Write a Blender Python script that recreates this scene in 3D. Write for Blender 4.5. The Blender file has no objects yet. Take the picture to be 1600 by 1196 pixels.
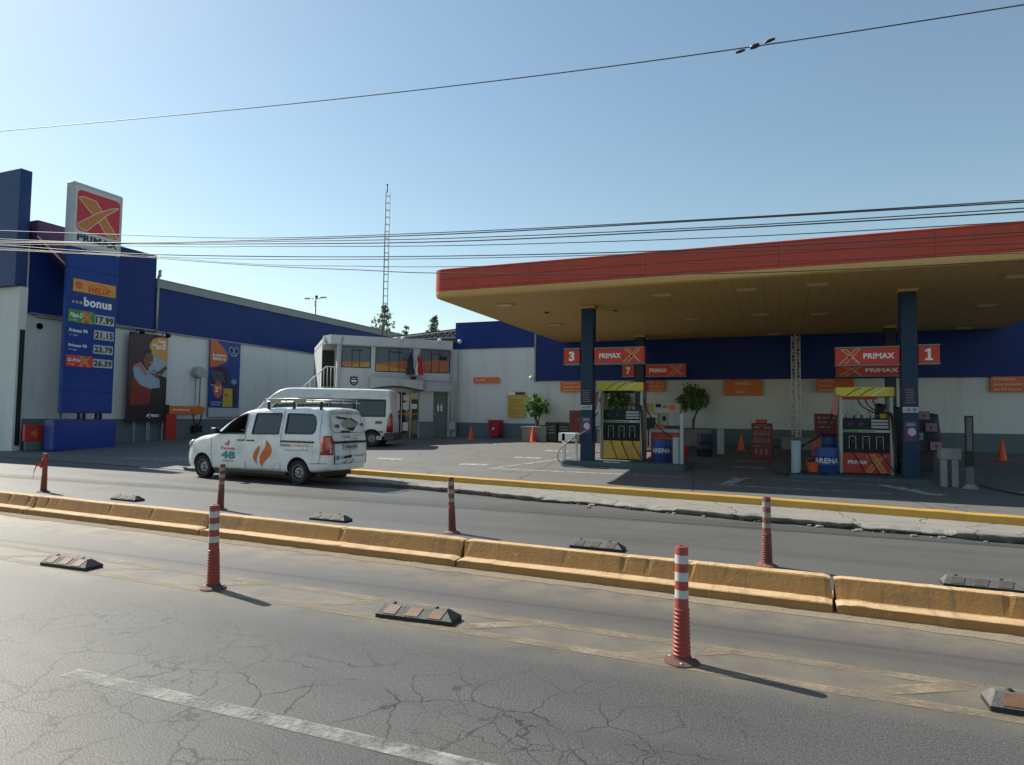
import bpy, bmesh, math, random
from mathutils import Vector, Matrix
from mathutils import noise as mnoise
R = math.radians
random.seed(7)
sc = bpy.context.scene
COL = sc.collection

# ------------------------------------------------------------------ camera
cam_d = bpy.data.cameras.new('camera'); cam = bpy.data.objects.new('camera', cam_d); COL.objects.link(cam)
F_PX = 1018.1
cam_d.sensor_fit = 'HORIZONTAL'; cam_d.sensor_width = 36.0; cam_d.lens = F_PX / 1600 * 36.0
cam_d.clip_start = 0.05; cam_d.clip_end = 3000
PITCH, ROLL, YAW = 0.0520271, -0.0135201, -0.3905902
fw = Vector((math.sin(YAW)*math.cos(PITCH), math.cos(YAW)*math.cos(PITCH), math.sin(PITCH)))
rt = Vector((math.cos(YAW), -math.sin(YAW), 0)); up = rt.cross(fw)
rt2 = math.cos(ROLL)*rt - math.sin(ROLL)*up; up2 = math.sin(ROLL)*rt + math.cos(ROLL)*up
M = Matrix((rt2, up2, -fw)).transposed().to_4x4(); M.translation = Vector((0, 0, 1.65))
cam.matrix_world = M
sc.camera = cam

# ------------------------------------------------------------------ sky and sun
SUN_EL, SUN_AZ = R(42.0), R(-77.0)          # azimuth from +Y, clockwise
w = bpy.data.worlds.new('World'); sc.world = w; w.use_nodes = True
nt = w.node_tree; bg = nt.nodes['Background']
sky = nt.nodes.new('ShaderNodeTexSky'); sky.sky_type = 'NISHITA'; sky.sun_disc = False
sky.sun_elevation = SUN_EL; sky.sun_rotation = SUN_AZ; sky.altitude = 0
sky.air_density = 1.25; sky.dust_density = .45; sky.ozone_density = 1.0
wb = nt.nodes.new('ShaderNodeMix'); wb.data_type = 'RGBA'; wb.blend_type = 'MULTIPLY'; wb.inputs['Factor'].default_value = 1.0      # camera white balance
wb.inputs['B'].default_value = (.95, .985, .91, 1); nt.links.new(sky.outputs[0], wb.inputs['A']); nt.links.new(wb.outputs['Result'], bg.inputs[0]); bg.inputs[1].default_value = 0.095
sd = bpy.data.lights.new('sun', 'SUN'); sun = bpy.data.objects.new('sun', sd); COL.objects.link(sun)
sd.energy = 5.0; sd.angle = R(0.5); sd.color = (1.0, 0.94, 0.82)
sdir = Vector((math.sin(SUN_AZ)*math.cos(SUN_EL), math.cos(SUN_AZ)*math.cos(SUN_EL), math.sin(SUN_EL)))
sun.rotation_euler = sdir.to_track_quat('Z', 'Y').to_euler(); sun.location = (-40, 10, 40)
sc.view_settings.view_transform = 'Standard'; sc.view_settings.look = 'None'
sc.view_settings.exposure = 0.60; sc.view_settings.gamma = 1.0
sc.render.engine = 'CYCLES'

# ------------------------------------------------------------------ materials
MATS = {}
def mat(name, col, rough=.6, metal=0., var=.12, scale=6., bump=0., bscale=40., dirt=None, dscale=2.5, damt=.5, spec=.5, coat=0., emit=None, stretch=(1, 1, 1), coords='Object'):
    """painted / plain surface with mottling, optional dirt stains and fine bump"""
    if name in MATS: return MATS[name]
    m = bpy.data.materials.new(name); m.use_nodes = True; n = m.node_tree; L = n.links
    b = n.nodes['Principled BSDF']; b.inputs['Roughness'].default_value = rough; b.inputs['Metallic'].default_value = metal
    b.inputs['Specular IOR Level'].default_value = spec
    if coat: b.inputs['Coat Weight'].default_value = coat; b.inputs['Coat Roughness'].default_value = .08
    tc = n.nodes.new('ShaderNodeTexCoord'); mp = n.nodes.new('ShaderNodeMapping'); mp.inputs['Scale'].default_value = stretch
    L.new(tc.outputs[coords], mp.inputs[0])
    nz = n.nodes.new('ShaderNodeTexNoise'); nz.inputs['Scale'].default_value = scale; nz.inputs['Detail'].default_value = 6
    L.new(mp.outputs[0], nz.inputs['Vector'])
    mx = n.nodes.new('ShaderNodeMix'); mx.data_type = 'RGBA'
    c = Vector(col)
    mx.inputs['A'].default_value = (*(c*(1-var)), 1); mx.inputs['B'].default_value = (*[min(1, v) for v in c*(1+var)], 1)
    L.new(nz.outputs[0], mx.inputs['Factor']); out = mx.outputs['Result']
    if dirt:
        n2 = n.nodes.new('ShaderNodeTexNoise'); n2.inputs['Scale'].default_value = dscale; n2.inputs['Detail'].default_value = 9; n2.inputs['Roughness'].default_value = .7
        L.new(mp.outputs[0], n2.inputs['Vector'])
        cr = n.nodes.new('ShaderNodeValToRGB'); cr.color_ramp.elements[0].position = .5; cr.color_ramp.elements[1].position = .72
        cr.color_ramp.elements[1].color = (damt, damt, damt, 1)
        L.new(n2.outputs[0], cr.inputs[0])
        m2 = n.nodes.new('ShaderNodeMix'); m2.data_type = 'RGBA'; L.new(cr.outputs[0], m2.inputs['Factor']); L.new(out, m2.inputs['A'])
        m2.inputs['B'].default_value = (*dirt, 1); out = m2.outputs['Result']
    L.new(out, b.inputs['Base Color'])
    if emit: b.inputs['Emission Color'].default_value = (*emit[:3], 1); b.inputs['Emission Strength'].default_value = emit[3]
    if bump:
        n3 = n.nodes.new('ShaderNodeTexNoise'); n3.inputs['Scale'].default_value = bscale; n3.inputs['Detail'].default_value = 4
        L.new(mp.outputs[0], n3.inputs['Vector'])
        bp = n.nodes.new('ShaderNodeBump'); bp.inputs['Strength'].default_value = bump; bp.inputs['Distance'].default_value = .02
        L.new(n3.outputs[0], bp.inputs['Height']); L.new(bp.outputs[0], b.inputs['Normal'])
    MATS[name] = m; return m

class NB:
    """tiny node-graph helper"""
    def __init__(s, name):
        s.m = bpy.data.materials.new(name); s.m.use_nodes = True; s.n = s.m.node_tree; s.L = s.n.links
        s.b = s.n.nodes['Principled BSDF']; s.out = s.n.nodes['Material Output']
        g = s.n.nodes.new('ShaderNodeNewGeometry'); s.pos = g.outputs['Position']
    def new(s, t, **k):
        x = s.n.nodes.new(t)
        for a, v in k.items(): setattr(x, a, v)
        return x
    def val(s, inp, v):
        if isinstance(v, bpy.types.NodeSocket): s.L.new(v, inp)
        else: inp.default_value = v
    def math(s, op, a, b=0., c=None, clamp=False):
        x = s.new('ShaderNodeMath', operation=op, use_clamp=clamp); s.val(x.inputs[0], a); s.val(x.inputs[1], b)
        if c is not None: s.val(x.inputs[2], c)
        return x.outputs[0]
    def noise(s, scale, detail=5, rough=.5, vec=None, dist=0.):
        x = s.new('ShaderNodeTexNoise'); x.inputs['Scale'].default_value = scale; x.inputs['Detail'].default_value = detail
        x.inputs['Roughness'].default_value = rough; x.inputs['Distortion'].default_value = dist; s.L.new(vec or s.pos, x.inputs['Vector']); return x.outputs[0]
    def ncol(s, scale, vec=None):
        x = s.new('ShaderNodeTexNoise'); x.inputs['Scale'].default_value = scale; x.inputs['Detail'].default_value = 3; s.L.new(vec or s.pos, x.inputs['Vector']); return x.outputs['Color']
    def vor(s, scale, vec, feature='DISTANCE_TO_EDGE'):
        x = s.new('ShaderNodeTexVoronoi', feature=feature); x.inputs['Scale'].default_value = scale; s.L.new(vec, x.inputs['Vector']); return x.outputs['Distance']
    def ramp(s, v, a, b, lo=0., hi=1.):
        x = s.new('ShaderNodeMapRange'); s.val(x.inputs[0], v); x.inputs[1].default_value = a; x.inputs[2].default_value = b
        x.inputs[3].default_value = lo; x.inputs[4].default_value = hi; return x.outputs[0]
    def mix(s, f, a, b, blend='MIX'):
        x = s.new('ShaderNodeMix', data_type='RGBA', blend_type=blend); s.val(x.inputs['Factor'], f)
        for k, v in (('A', a), ('B', b)):
            if isinstance(v, tuple): x.inputs[k].default_value = (*v, 1)
            else: s.L.new(v, x.inputs[k])
        return x.outputs['Result']
    def warp(s, amt, scale):
        v = s.new('ShaderNodeVectorMath', operation='SUBTRACT'); s.L.new(s.ncol(scale), v.inputs[0]); v.inputs[1].default_value = (.5, .5, .5)
        v2 = s.new('ShaderNodeVectorMath', operation='SCALE'); s.L.new(v.outputs[0], v2.inputs[0]); v2.inputs['Scale'].default_value = amt
        v3 = s.new('ShaderNodeVectorMath', operation='ADD'); s.L.new(v2.outputs[0], v3.inputs[0]); s.L.new(s.pos, v3.inputs[1])
        return v3.outputs[0]
    def warp2(s, a1, s1, a2, s2):
        out = s.pos
        for a, q in ((a1, s1), (a2, s2)):
            v = s.new('ShaderNodeVectorMath', operation='SUBTRACT'); s.L.new(s.ncol(q), v.inputs[0]); v.inputs[1].default_value = (.5, .5, .5)
            v2 = s.new('ShaderNodeVectorMath', operation='SCALE'); s.L.new(v.outputs[0], v2.inputs[0]); v2.inputs['Scale'].default_value = a
            v3 = s.new('ShaderNodeVectorMath', operation='ADD'); s.L.new(v2.outputs[0], v3.inputs[0]); s.L.new(out, v3.inputs[1]); out = v3.outputs[0]
        return out
    def bump(s, h, st, dist=.01):
        x = s.new('ShaderNodeBump'); x.inputs['Strength'].default_value = st; x.inputs['Distance'].default_value = dist
        s.L.new(h, x.inputs['Height']); s.L.new(x.outputs[0], s.b.inputs['Normal'])
    def xyz(s, vec=None):
        x = s.new('ShaderNodeSeparateXYZ'); s.L.new(vec or s.pos, x.inputs[0]); return x.outputs
    def scaled(s, vec, sx, sy, sz):
        x = s.new('ShaderNodeMapping'); x.inputs['Scale'].default_value = (sx, sy, sz); s.L.new(vec, x.inputs[0]); return x.outputs[0]
    def done(s, col, rough):
        s.L.new(col, s.b.inputs['Base Color']) if isinstance(col, bpy.types.NodeSocket) else setattr(s.b.inputs['Base Color'], 'default_value', (*col, 1))
        s.val(s.b.inputs['Roughness'], rough); return s.m

def road_material():
    k = NB('road_asphalt'); X, Y, Z = k.xyz()
    base = k.mix(k.noise(.35, 4), (.050, .050, .048), (.078, .077, .073))
    streak = k.noise(1., 5, .6, k.scaled(k.pos, .12, 2.2, 1))
    base = k.mix(k.ramp(Y, 6.8, 8., 0, .6), base, (.125, .122, .114))
    base = k.mix(k.ramp(streak, .35, .7, 0, .55), base, (.095, .093, .087))
    # finer aggregate
    sp = k.noise(160, 3, .6); base = k.mix(k.ramp(sp, .52, .70, 0, .75), base, (.19, .187, .178))
    sp2 = k.noise(110, 2, .5); base = k.mix(k.ramp(sp2, .30, .48, .85, 0), base, (.03, .03, .031))
    gr = k.noise(75, 2, .7); base = k.mix(k.ramp(gr, .30, .48, .75, 0), base, (.022, .022, .022)); base = k.mix(k.ramp(gr, .56, .72, 0, .6), base, (.17, .167, .158))
    tyre = k.noise(1., 4, .55, k.scaled(k.pos, .05, 1.4, 1)); base = k.mix(k.ramp(tyre, .46, .6, 0, .35), base, (.045, .045, .044))
    # cracks : an alligator net in the near lane, sparse elsewhere
    wv = k.warp2(.40, 1.5, .055, 14.); e = k.vor(2.5, wv); e2 = k.vor(5.2, k.warp2(.22, 2.6, .04, 16.))
    msk = k.ramp(k.noise(.55, 3), .30, .44)
    near = k.ramp(Y, 4.3, 3.4); far = k.ramp(k.noise(.5, 2), .58, .7, 0, .5)
    msk = k.math('MULTIPLY', msk, k.math('ADD', near, k.math('MULTIPLY', far, k.ramp(Y, 6., 5.)), clamp=True))
    left = k.ramp(X, .6, -1.2, .08, 1.)
    msk = k.math('MULTIPLY', msk, left)
    c1 = k.math('MULTIPLY', k.ramp(e, .005, .020, 1, 0), k.ramp(k.noise(1.6, 3), .36, .46, .0, 1)); c2 = k.math('MULTIPLY', k.ramp(e2, .005, .020, 1, 0), k.ramp(k.noise(1.2, 3), .46, .54))
    cr = k.math('MULTIPLY', k.math('MAXIMUM', c1, c2), msk)
    base = k.mix(k.math('MULTIPLY', cr, .95), base, (.012, .012, .011))
    # dust collected along the barrier foot and round the lane marking
    d1 = k.math('MULTIPLY', k.ramp(Y, 5.55, 6.35), k.ramp(Y, 7.0, 6.9)); d1 = k.math('MULTIPLY', d1, k.ramp(k.noise(3, 6, .65), .3, .62))
    base = k.mix(k.math('MULTIPLY', d1, .85), base, (.28, .225, .155))
    d2 = k.math('MULTIPLY', k.ramp(Y, 4.2, 4.55), k.ramp(Y, 5.35, 4.95)); d2 = k.math('MULTIPLY', d2, k.ramp(k.noise(2.1, 6, .6), .3, .65, .25, 1.))
    base = k.mix(k.math('MULTIPLY', d2, .6), base, (.225, .19, .135))
    d3 = k.math('MULTIPLY', k.ramp(Y, 5.0, 5.6), k.ramp(Y, 6.6, 6.2)); base = k.mix(k.math('MULTIPLY', d3, .25), base, (.17, .145, .12))
    # tar lines running along the far lane
    t = k.noise(1., 3, .5, k.scaled(k.pos, .07, 5., 1)); lanes = k.math('MULTIPLY', k.ramp(t, .57, .63), k.ramp(Y, 9., 10.5))
    base = k.mix(k.math('MULTIPLY', lanes, .45), base, (.08, .08, .08))
    k.bump(gr, .6, .004)
    return k.done(base, k.ramp(k.noise(.8, 4), .3, .7, .50, .62))

def forecourt_material():
    k = NB('forecourt_concrete'); X, Y, Z = k.xyz()
    base = k.mix(k.noise(.5, 5, .6), (.098, .097, .092), (.142, .139, .132))
    base = k.mix(k.ramp(k.noise(2.2, 8, .7), .52, .75, 0, .5), base, (.075, .073, .07))
    sp = k.noise(90, 2); base = k.mix(k.ramp(sp, .55, .75, 0, .35), base, (.22, .216, .205))
    wv = k.warp(.12, 1.4); x2, y2, _ = k.xyz(wv)
    jx = k.math('PINGPONG', k.math('ADD', x2, k.math('MULTIPLY', y2, .12)), 2.1); jy = k.math('PINGPONG', k.math('ADD', y2, k.math('MULTIPLY', x2, .03)), 1.75)
    j = k.math('MAXIMUM', k.ramp(jx, .0, .035, 1, 0), k.ramp(jy, .0, .03, 1, 0))
    j = k.math('MULTIPLY', j, k.ramp(k.noise(1.3, 3), .36, .5, .15, 1))
    e = k.ramp(k.vor(.42, k.warp(.8, 1.1)), 0, .012, 1, 0); e = k.math('MULTIPLY', e, k.ramp(k.noise(.4, 2), .45, .55))
    j = k.math('MAXIMUM', j, e)
    base = k.mix(k.math('MULTIPLY', j, .85), base, (.035, .033, .03))
    # oil drips by the pumps
    o = k.math('MULTIPLY', k.ramp(k.noise(.7, 6, .7), .5, .68), k.ramp(X, -9., -5.)); base = k.mix(k.math('MULTIPLY', o, .5), base, (.08, .078, .075))
    k.bump(k.math('ADD', k.noise(60, 4), k.math('MULTIPLY', j, -1.5)), .4, .008)
    return k.done(base, .72)

def sidewalk_material():
    k = NB('pavement_concrete'); base = k.mix(k.noise(1.2, 6, .6), (.175, .165, .148), (.25, .235, .21))
    j = k.ramp(k.vor(.75, k.warp(.3, 2.2)), 0, .014, 1, 0); j2 = k.math('MULTIPLY', k.ramp(k.vor(3.6, k.warp(.5, 3)), 0, .03, 1, 0), k.ramp(k.noise(.6, 3), .52, .6))
    j = k.math('MAXIMUM', j, j2)
    base = k.mix(k.math('MULTIPLY', j, .8), base, (.05, .045, .04))
    k.bump(k.math('ADD', k.noise(35, 5), k.math('MULTIPLY', j, -2)), .6, .012); return k.done(base, .85)

def worn_paint(name, col, lo, hi, scale=5., under=(.17, .165, .155), glow=None):
    """road paint worn through to the surface under it"""
    k = NB(name); k.m.blend_method = 'HASHED' if hasattr(k.m, 'blend_method') else None
    nz = k.math('ADD', k.math('MULTIPLY', k.noise(scale, 8, .7), .7), k.math('MULTIPLY', k.noise(scale*9, 3, .6), .3))
    a = k.ramp(nz, lo, hi); base = k.mix(k.noise(3, 5), tuple(v*.85 for v in col), tuple(min(1, v*1.1) for v in col))
    k.done(base, .7); k.bump(k.noise(120, 3, .6), .4, .006)
    tr = k.new('ShaderNodeBsdfTransparent'); mxs = k.new('ShaderNodeMixShader'); k.L.new(a, mxs.inputs[0]); k.L.new(tr.outputs[0], mxs.inputs[1]); k.L.new(k.b.outputs[0], mxs.inputs[2])
    k.L.new(mxs.outputs[0], k.out.inputs[0]); return k.m

def panel_material(name, col, seam, axis='X', rough=.45, dark=.75, joint=None, streaks=.12, coords='pos'):
    """sheet metal cladding with thin seams every `seam` metres along an axis"""
    k = NB(name); X, Y, Z = k.xyz(); a = {'X': X, 'Y': Y, 'Z': Z}[axis]
    st = k.noise(1., 5, .6, k.scaled(k.pos, 3., 3., .15)); base = k.mix(st, tuple(v*(1-streaks) for v in col), tuple(min(1, v*(1+streaks)) for v in col))
    base = k.mix(k.ramp(k.noise(.6, 4), .4, .7, 0, .25), base, tuple(v*.8+.02 for v in col))
    s = k.ramp(k.math('PINGPONG', a, seam/2), 0, .012, 1, 0)
    if joint:
        a2 = {'X': X, 'Y': Y, 'Z': Z}[joint[0]]; s = k.math('MAXIMUM', s, k.ramp(k.math('PINGPONG', a2, joint[1]/2), 0, .015, 1, 0))
    base = k.mix(k.math('MULTIPLY', s, dark), base, tuple(v*.25 for v in col))
    k.b.inputs['Specular IOR Level'].default_value = .2
    k.bump(k.math('ADD', k.math('MULTIPLY', s, -1.), k.math('MULTIPLY', k.noise(.9, 2), .6)), .35, .01); return k.done(base, rough)

def plaster_material(name, col, dirtc, band=None):
    """painted wall: mottling, vertical run stains, scuffs towards the foot"""
    k = NB(name); X, Y, Z = k.xyz()
    base = k.mix(k.noise(.9, 6, .6), tuple(v*.92 for v in col), col)
    st = k.noise(1., 6, .65, k.scaled(k.pos, 2.2, 2.2, .22)); base = k.mix(k.ramp(st, .52, .76, 0, .5), base, dirtc)
    base = k.mix(k.ramp(k.noise(5, 9, .75), .60, .70, 0, .5), base, dirtc)
    cr = k.math('MULTIPLY', k.ramp(k.vor(.8, k.warp(.7, 1.6)), 0, .006, 1, 0), k.ramp(k.noise(.5, 3), .55, .62)); base = k.mix(k.math('MULTIPLY', cr, .6), base, tuple(v*.3 for v in dirtc))
    k.bump(k.noise(22, 6, .6), .25, .01); return k.done(base, .88)

def barrier_material():
    k = NB('barrier_paint'); X, Y, Z = k.xyz()
    base = k.mix(k.noise(1.8, 6, .6), (.30, .150, .045), (.40, .22, .068))
    st = k.noise(1., 7, .7, k.scaled(k.pos, 1.6, 1.6, 7)); base = k.mix(k.ramp(st, .48, .72, 0, .6), base, (.15, .105, .06))
    base = k.mix(k.ramp(k.noise(14, 8, .75), .60, .68, 0, .75), base, (.45, .36, .25))
    base = k.mix(k.ramp(k.noise(2.6, 8, .7), .6, .72, 0, .6), base, (.16, .13, .10))
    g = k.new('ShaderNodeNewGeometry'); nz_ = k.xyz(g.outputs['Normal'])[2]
    base = k.mix(k.math('MULTIPLY', k.ramp(nz_, .6, .85), k.ramp(k.noise(6, 6, .7), .3, .6, .4, .95)), base, (.52, .37, .21))       # sunlit look of upward-facing tops and ledges painted into the colour, patchy
    base = k.mix(k.ramp(k.noise(9, 8, .8), .62, .66, 0, .8), base, (.26, .23, .19))
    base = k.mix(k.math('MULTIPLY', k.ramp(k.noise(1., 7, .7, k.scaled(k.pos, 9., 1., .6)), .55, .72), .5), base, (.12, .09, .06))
    k.bump(k.noise(30, 7, .7), .6, .012); return k.done(base, .8)

def glass_material(name, tint, dens=.5, rough=.03):
    m = bpy.data.materials.new(name); m.use_nodes = True; n = m.node_tree; L = n.links
    for x in list(n.nodes):
        if x.type == 'BSDF_PRINCIPLED': n.nodes.remove(x)
    tr = n.nodes.new('ShaderNodeBsdfTransparent'); tr.inputs[0].default_value = (*tint, 1)
    df = n.nodes.new('ShaderNodeBsdfDiffuse'); df.inputs[0].default_value = (*[v*.25 for v in tint], 1)
    gl = n.nodes.new('ShaderNodeBsdfGlossy'); gl.inputs['Roughness'].default_value = rough
    fr = n.nodes.new('ShaderNodeFresnel'); fr.inputs[0].default_value = 1.8
    a = n.nodes.new('ShaderNodeMixShader'); a.inputs[0].default_value = 1-dens; L.new(df.outputs[0], a.inputs[1]); L.new(tr.outputs[0], a.inputs[2])
    b = n.nodes.new('ShaderNodeMixShader'); L.new(fr.outputs[0], b.inputs[0]); L.new(a.outputs[0], b.inputs[1]); L.new(gl.outputs[0], b.inputs[2])
    L.new(b.outputs[0], n.nodes['Material Output'].inputs[0]); return m

def leaf_material(name, c1, c2):
    k = NB(name); k.done(k.mix(k.noise(9, 3), c1, c2), .45)
    k.b.inputs['Transmission Weight'].default_value = 0
    tl = k.new('ShaderNodeBsdfTranslucent'); tl.inputs[0].default_value = (*[v*1.4 for v in c2], 1)
    mx = k.new('ShaderNodeMixShader'); mx.inputs[0].default_value = .25; k.L.new(k.b.outputs[0], mx.inputs[1]); k.L.new(tl.outputs[0], mx.inputs[2]); k.L.new(mx.outputs[0], k.out.inputs[0]); return k.m

# ------------------------------------------------------------------ mesh helpers
class MB:
    def __init__(s): s.v = []; s.f = []; s.m = []; s.s = []
    def add(s, vs, fs, mi=0, smooth=False):
        o = len(s.v); s.v += [tuple(v) for v in vs]; s.f += [tuple(i+o for i in f) for f in fs]; s.m += [mi]*len(fs); s.s += [smooth]*len(fs); return s
    def box(s, x0, x1, y0, y1, z0, z1, mi=0, T=None):
        v = [Vector(p) for p in ((x0, y0, z0), (x1, y0, z0), (x1, y1, z0), (x0, y1, z0), (x0, y0, z1), (x1, y0, z1), (x1, y1, z1), (x0, y1, z1))]
        if T: v = [T @ p for p in v]
        return s.add(v, [(0, 3, 2, 1), (4, 5, 6, 7), (0, 1, 5, 4), (1, 2, 6, 5), (2, 3, 7, 6), (3, 0, 4, 7)], mi)
    def prism(s, poly, y0, y1, mi=0, plane='xz'):
        """poly in a plane, extruded along the third axis from y0 to y1"""
        n = len(poly)
        def P(p, t): return {'xz': (p[0], t, p[1]), 'yz': (t, p[0], p[1]), 'xy': (p[0], p[1], t)}[plane]
        v = [P(p, y0) for p in poly] + [P(p, y1) for p in poly]
        fs = [tuple(range(n)), tuple(range(2*n-1, n-1, -1))] + [(i, i+n, (i+1) % n+n, (i+1) % n) for i in range(n)]
        return s.add(v, fs, mi)
    def flat(s, poly, y, mi=0, plane='xz'):
        def P(p): return {'xz': (p[0], y, p[1]), 'yz': (y, p[0], p[1]), 'xy': (p[0], p[1], y)}[plane]
        return s.add([P(p) for p in poly], [tuple(range(len(poly)))], mi)
    def tube(s, pts, r, n=8, mi=0, caps=True, rad=None):
        pts = [Vector(p) for p in pts]; rings = []; prev = None
        for i, p in enumerate(pts):
            d = (pts[min(i+1, len(pts)-1)] - pts[max(i-1, 0)]).normalized()
            if prev is None:
                a = Vector((0, 0, 1)) if abs(d.z) < .9 else Vector((1, 0, 0)); u = d.cross(a).normalized()
            else: u = (prev - d*prev.dot(d)).normalized()
            prev = u; v = d.cross(u); rr = rad[i] if rad else r
            rings.append([p + (u*math.cos(2*math.pi*j/n) + v*math.sin(2*math.pi*j/n))*rr for j in range(n)])
        vs = [q for ring in rings for q in ring]; fs = []
        for i in range(len(pts)-1):
            for j in range(n): fs.append((i*n+j, i*n+(j+1) % n, (i+1)*n+(j+1) % n, (i+1)*n+j))
        if caps: fs += [tuple(range(n-1, -1, -1)), tuple((len(pts)-1)*n+j for j in range(n))]
        return s.add(vs, fs, mi, True)
    def lathe(s, prof, n=24, mi=0, T=None, smooth=True, mis=None):
        """prof: (r, z) pairs from bottom to top"""
        vs = []
        for r, z in prof:
            for j in range(n):
                a = 2*math.pi*j/n; q = Vector((r*math.cos(a), r*math.sin(a), z)); vs.append(T @ q if T else q)
        o = len(s.v); s.v += [tuple(q) for q in vs]
        for i in range(len(prof)-1):
            for j in range(n):
                s.f.append((o+i*n+j, o+i*n+(j+1) % n, o+(i+1)*n+(j+1) % n, o+(i+1)*n+j)); s.m.append(mis[i] if mis else mi); s.s.append(smooth)
        if prof[0][0] > 1e-4: s.f.append(tuple(o+j for j in range(n-1, -1, -1))); s.m.append(mis[0] if mis else mi); s.s.append(False)
        if prof[-1][0] > 1e-4: s.f.append(tuple(o+(len(prof)-1)*n+j for j in range(n))); s.m.append(mis[-1] if mis else mi); s.s.append(False)
        return s
    def ball(s, c, r, mi=0, n=12, sx=1, sy=1, sz=1):
        pr = [(max(r*math.sin(math.pi*i/8), .00001), -r*math.cos(math.pi*i/8)) for i in range(9)]
        T = Matrix.Translation(Vector(c)) @ Matrix.Diagonal((sx, sy, sz, 1)); return s.lathe(pr, n, mi, T)
    def build(s, name, mats, parent=None, bevel=0., loc=None, rot=None, segs=2, angle=35, auto=None):
        me = bpy.data.meshes.new(name); me.from_pydata([tuple(v) for v in s.v], [], s.f)
        if not isinstance(mats, (list, tuple)): mats = [mats]
        for m in mats: me.materials.append(m)
        me.polygons.foreach_set('material_index', s.m); me.polygons.foreach_set('use_smooth', s.s)
        me.update()
        if auto: me.polygons.foreach_set('use_smooth', [True]*len(me.polygons)); me.set_sharp_from_angle(angle=R(auto))
        o = bpy.data.objects.new(name, me); COL.objects.link(o)
        if parent: o.parent = parent
        if loc: o.location = loc
        if rot is not None: o.rotation_euler = rot if isinstance(rot, tuple) else (0, 0, rot)
        if bevel:
            b = o.modifiers.new('bevel', 'BEVEL'); b.width = bevel; b.segments = segs; b.limit_method = 'ANGLE'; b.angle_limit = R(angle); b.harden_normals = False
        return o

def tag(o, label=None, cat=None, group=None, kind=None):
    if label: o['label'] = label
    if cat: o['category'] = cat
    if group: o['group'] = group
    if kind: o['kind'] = kind
    return o
def thing(name, label, cat, loc=(0, 0, 0), rotz=0., group=None):
    o = bpy.data.objects.new(name, None); COL.objects.link(o); o.empty_display_size = .2
    o.location = loc; o.rotation_euler = (0, 0, rotz); return tag(o, label, cat, group)
def struct(o): o['kind'] = 'structure'; return o
def copy_tree(o, parent=None):
    c = o.copy(); COL.objects.link(c)
    if parent: c.parent = parent
    for ch in list(o.children): copy_tree(ch, c)
    return c

_tx = {}
def text_data(s, bold=0., shear=0., ext=.0):
    key = (s, bold, shear)
    if key in _tx: return _tx[key]
    cu = bpy.data.curves.new('txt', 'FONT'); cu.body = s; cu.size = 1.; cu.offset = bold; cu.shear = shear; cu.resolution_u = 3; cu.space_line = .85; cu.space_character = 1.0+bold*1.6
    o = bpy.data.objects.new('txt', cu); COL.objects.link(o)
    dg = bpy.context.evaluated_depsgraph_get(); me = bpy.data.meshes.new_from_object(o.evaluated_get(dg))
    vs = [v.co.copy() for v in me.vertices]; fs = [tuple(p.vertices) for p in me.polygons]
    bpy.data.objects.remove(o); bpy.data.curves.remove(cu); bpy.data.meshes.remove(me)
    x0 = min(v.x for v in vs); x1 = max(v.x for v in vs); y0 = min(v.y for v in vs); y1 = max(v.y for v in vs)
    vs = [((v.x-x0)/(x1-x0), (v.y-y0)/(y1-y0)) for v in vs]
    _tx[key] = (vs, fs, (x1-x0)/(y1-y0)); return _tx[key]
def put_text(mb, s, x0, x1, z0, z1, y, mi=0, bold=.02, shear=0., keep=False, fn=None):
    """lettering filling the box x0..x1, z0..z1 in the plane y, read from -Y (fn maps (x,z)->point)"""
    vs, fs, asp = text_data(s, bold, shear)
    if keep:
        ww = (z1-z0)*asp
        if ww < x1-x0: x1 = x0+ww
    P = [(x0+(x1-x0)*u, z0+(z1-z0)*v) for u, v in vs]
    mb.add([fn(*p) if fn else (p[0], y, p[1]) for p in P], fs, mi); return mb
def rrect(x0, x1, z0, z1, r, n=5):
    out = []
    for cx, cz, a0 in ((x1-r, z0+r, -90), (x1-r, z1-r, 0), (x0+r, z1-r, 90), (x0+r, z0+r, 180)):
        for i in range(n+1):
            a = R(a0+90*i/n); out.append((cx+r*math.cos(a), cz+r*math.sin(a)))
    return out
def ell(cx, cz, rx, rz, n=20, a0=0, a1=360): return [(cx+rx*math.cos(R(a0+(a1-a0)*i/n)), cz+rz*math.sin(R(a0+(a1-a0)*i/n))) for i in range(n+(0 if a1-a0 == 360 else 1))]
def strip(mb, pts, w, y, mi, fn=None):
    """a line of width w drawn in the xz plane"""
    for (ax, az), (bx, bz) in zip(pts, pts[1:]):
        d = Vector((bx-ax, bz-az)); 
        if d.length < 1e-6: continue
        n = Vector((-d.y, d.x)).normalized()*w/2
        P = [(ax+n.x, az+n.y), (ax-n.x, az-n.y), (bx-n.x, bz-n.y), (bx+n.x, bz+n.y)]
        mb.add([fn(*p) if fn else (p[0], y, p[1]) for p in P], [(0, 1, 2, 3)], mi)
def xmark(mb, x0, x1, z0, z1, y, mf, ml, t=.012):
    """crossed-arms emblem: two leaf-shaped strokes with pale outlines"""
    W, H = x1-x0, z1-z0
    A = [(.0, .93), (.12, 1.), (.42, .97), (.62, .62), (1., .04), (.82, .0), (.70, .03), (.52, .32)]
    B = [(1., .97), (.78, .88), (.45, .62), (.0, .16), (.02, .04), (.22, .0), (.50, .38), (.66, .60)]
    for P, dy in ((A, 0), (B, -.0015)):
        Q = [(x0+W*a, z0+H*b) for a, b in P]; mb.flat(Q, y+dy, mf); strip(mb, Q+[Q[0]], t, y+dy-.001, ml)
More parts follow.
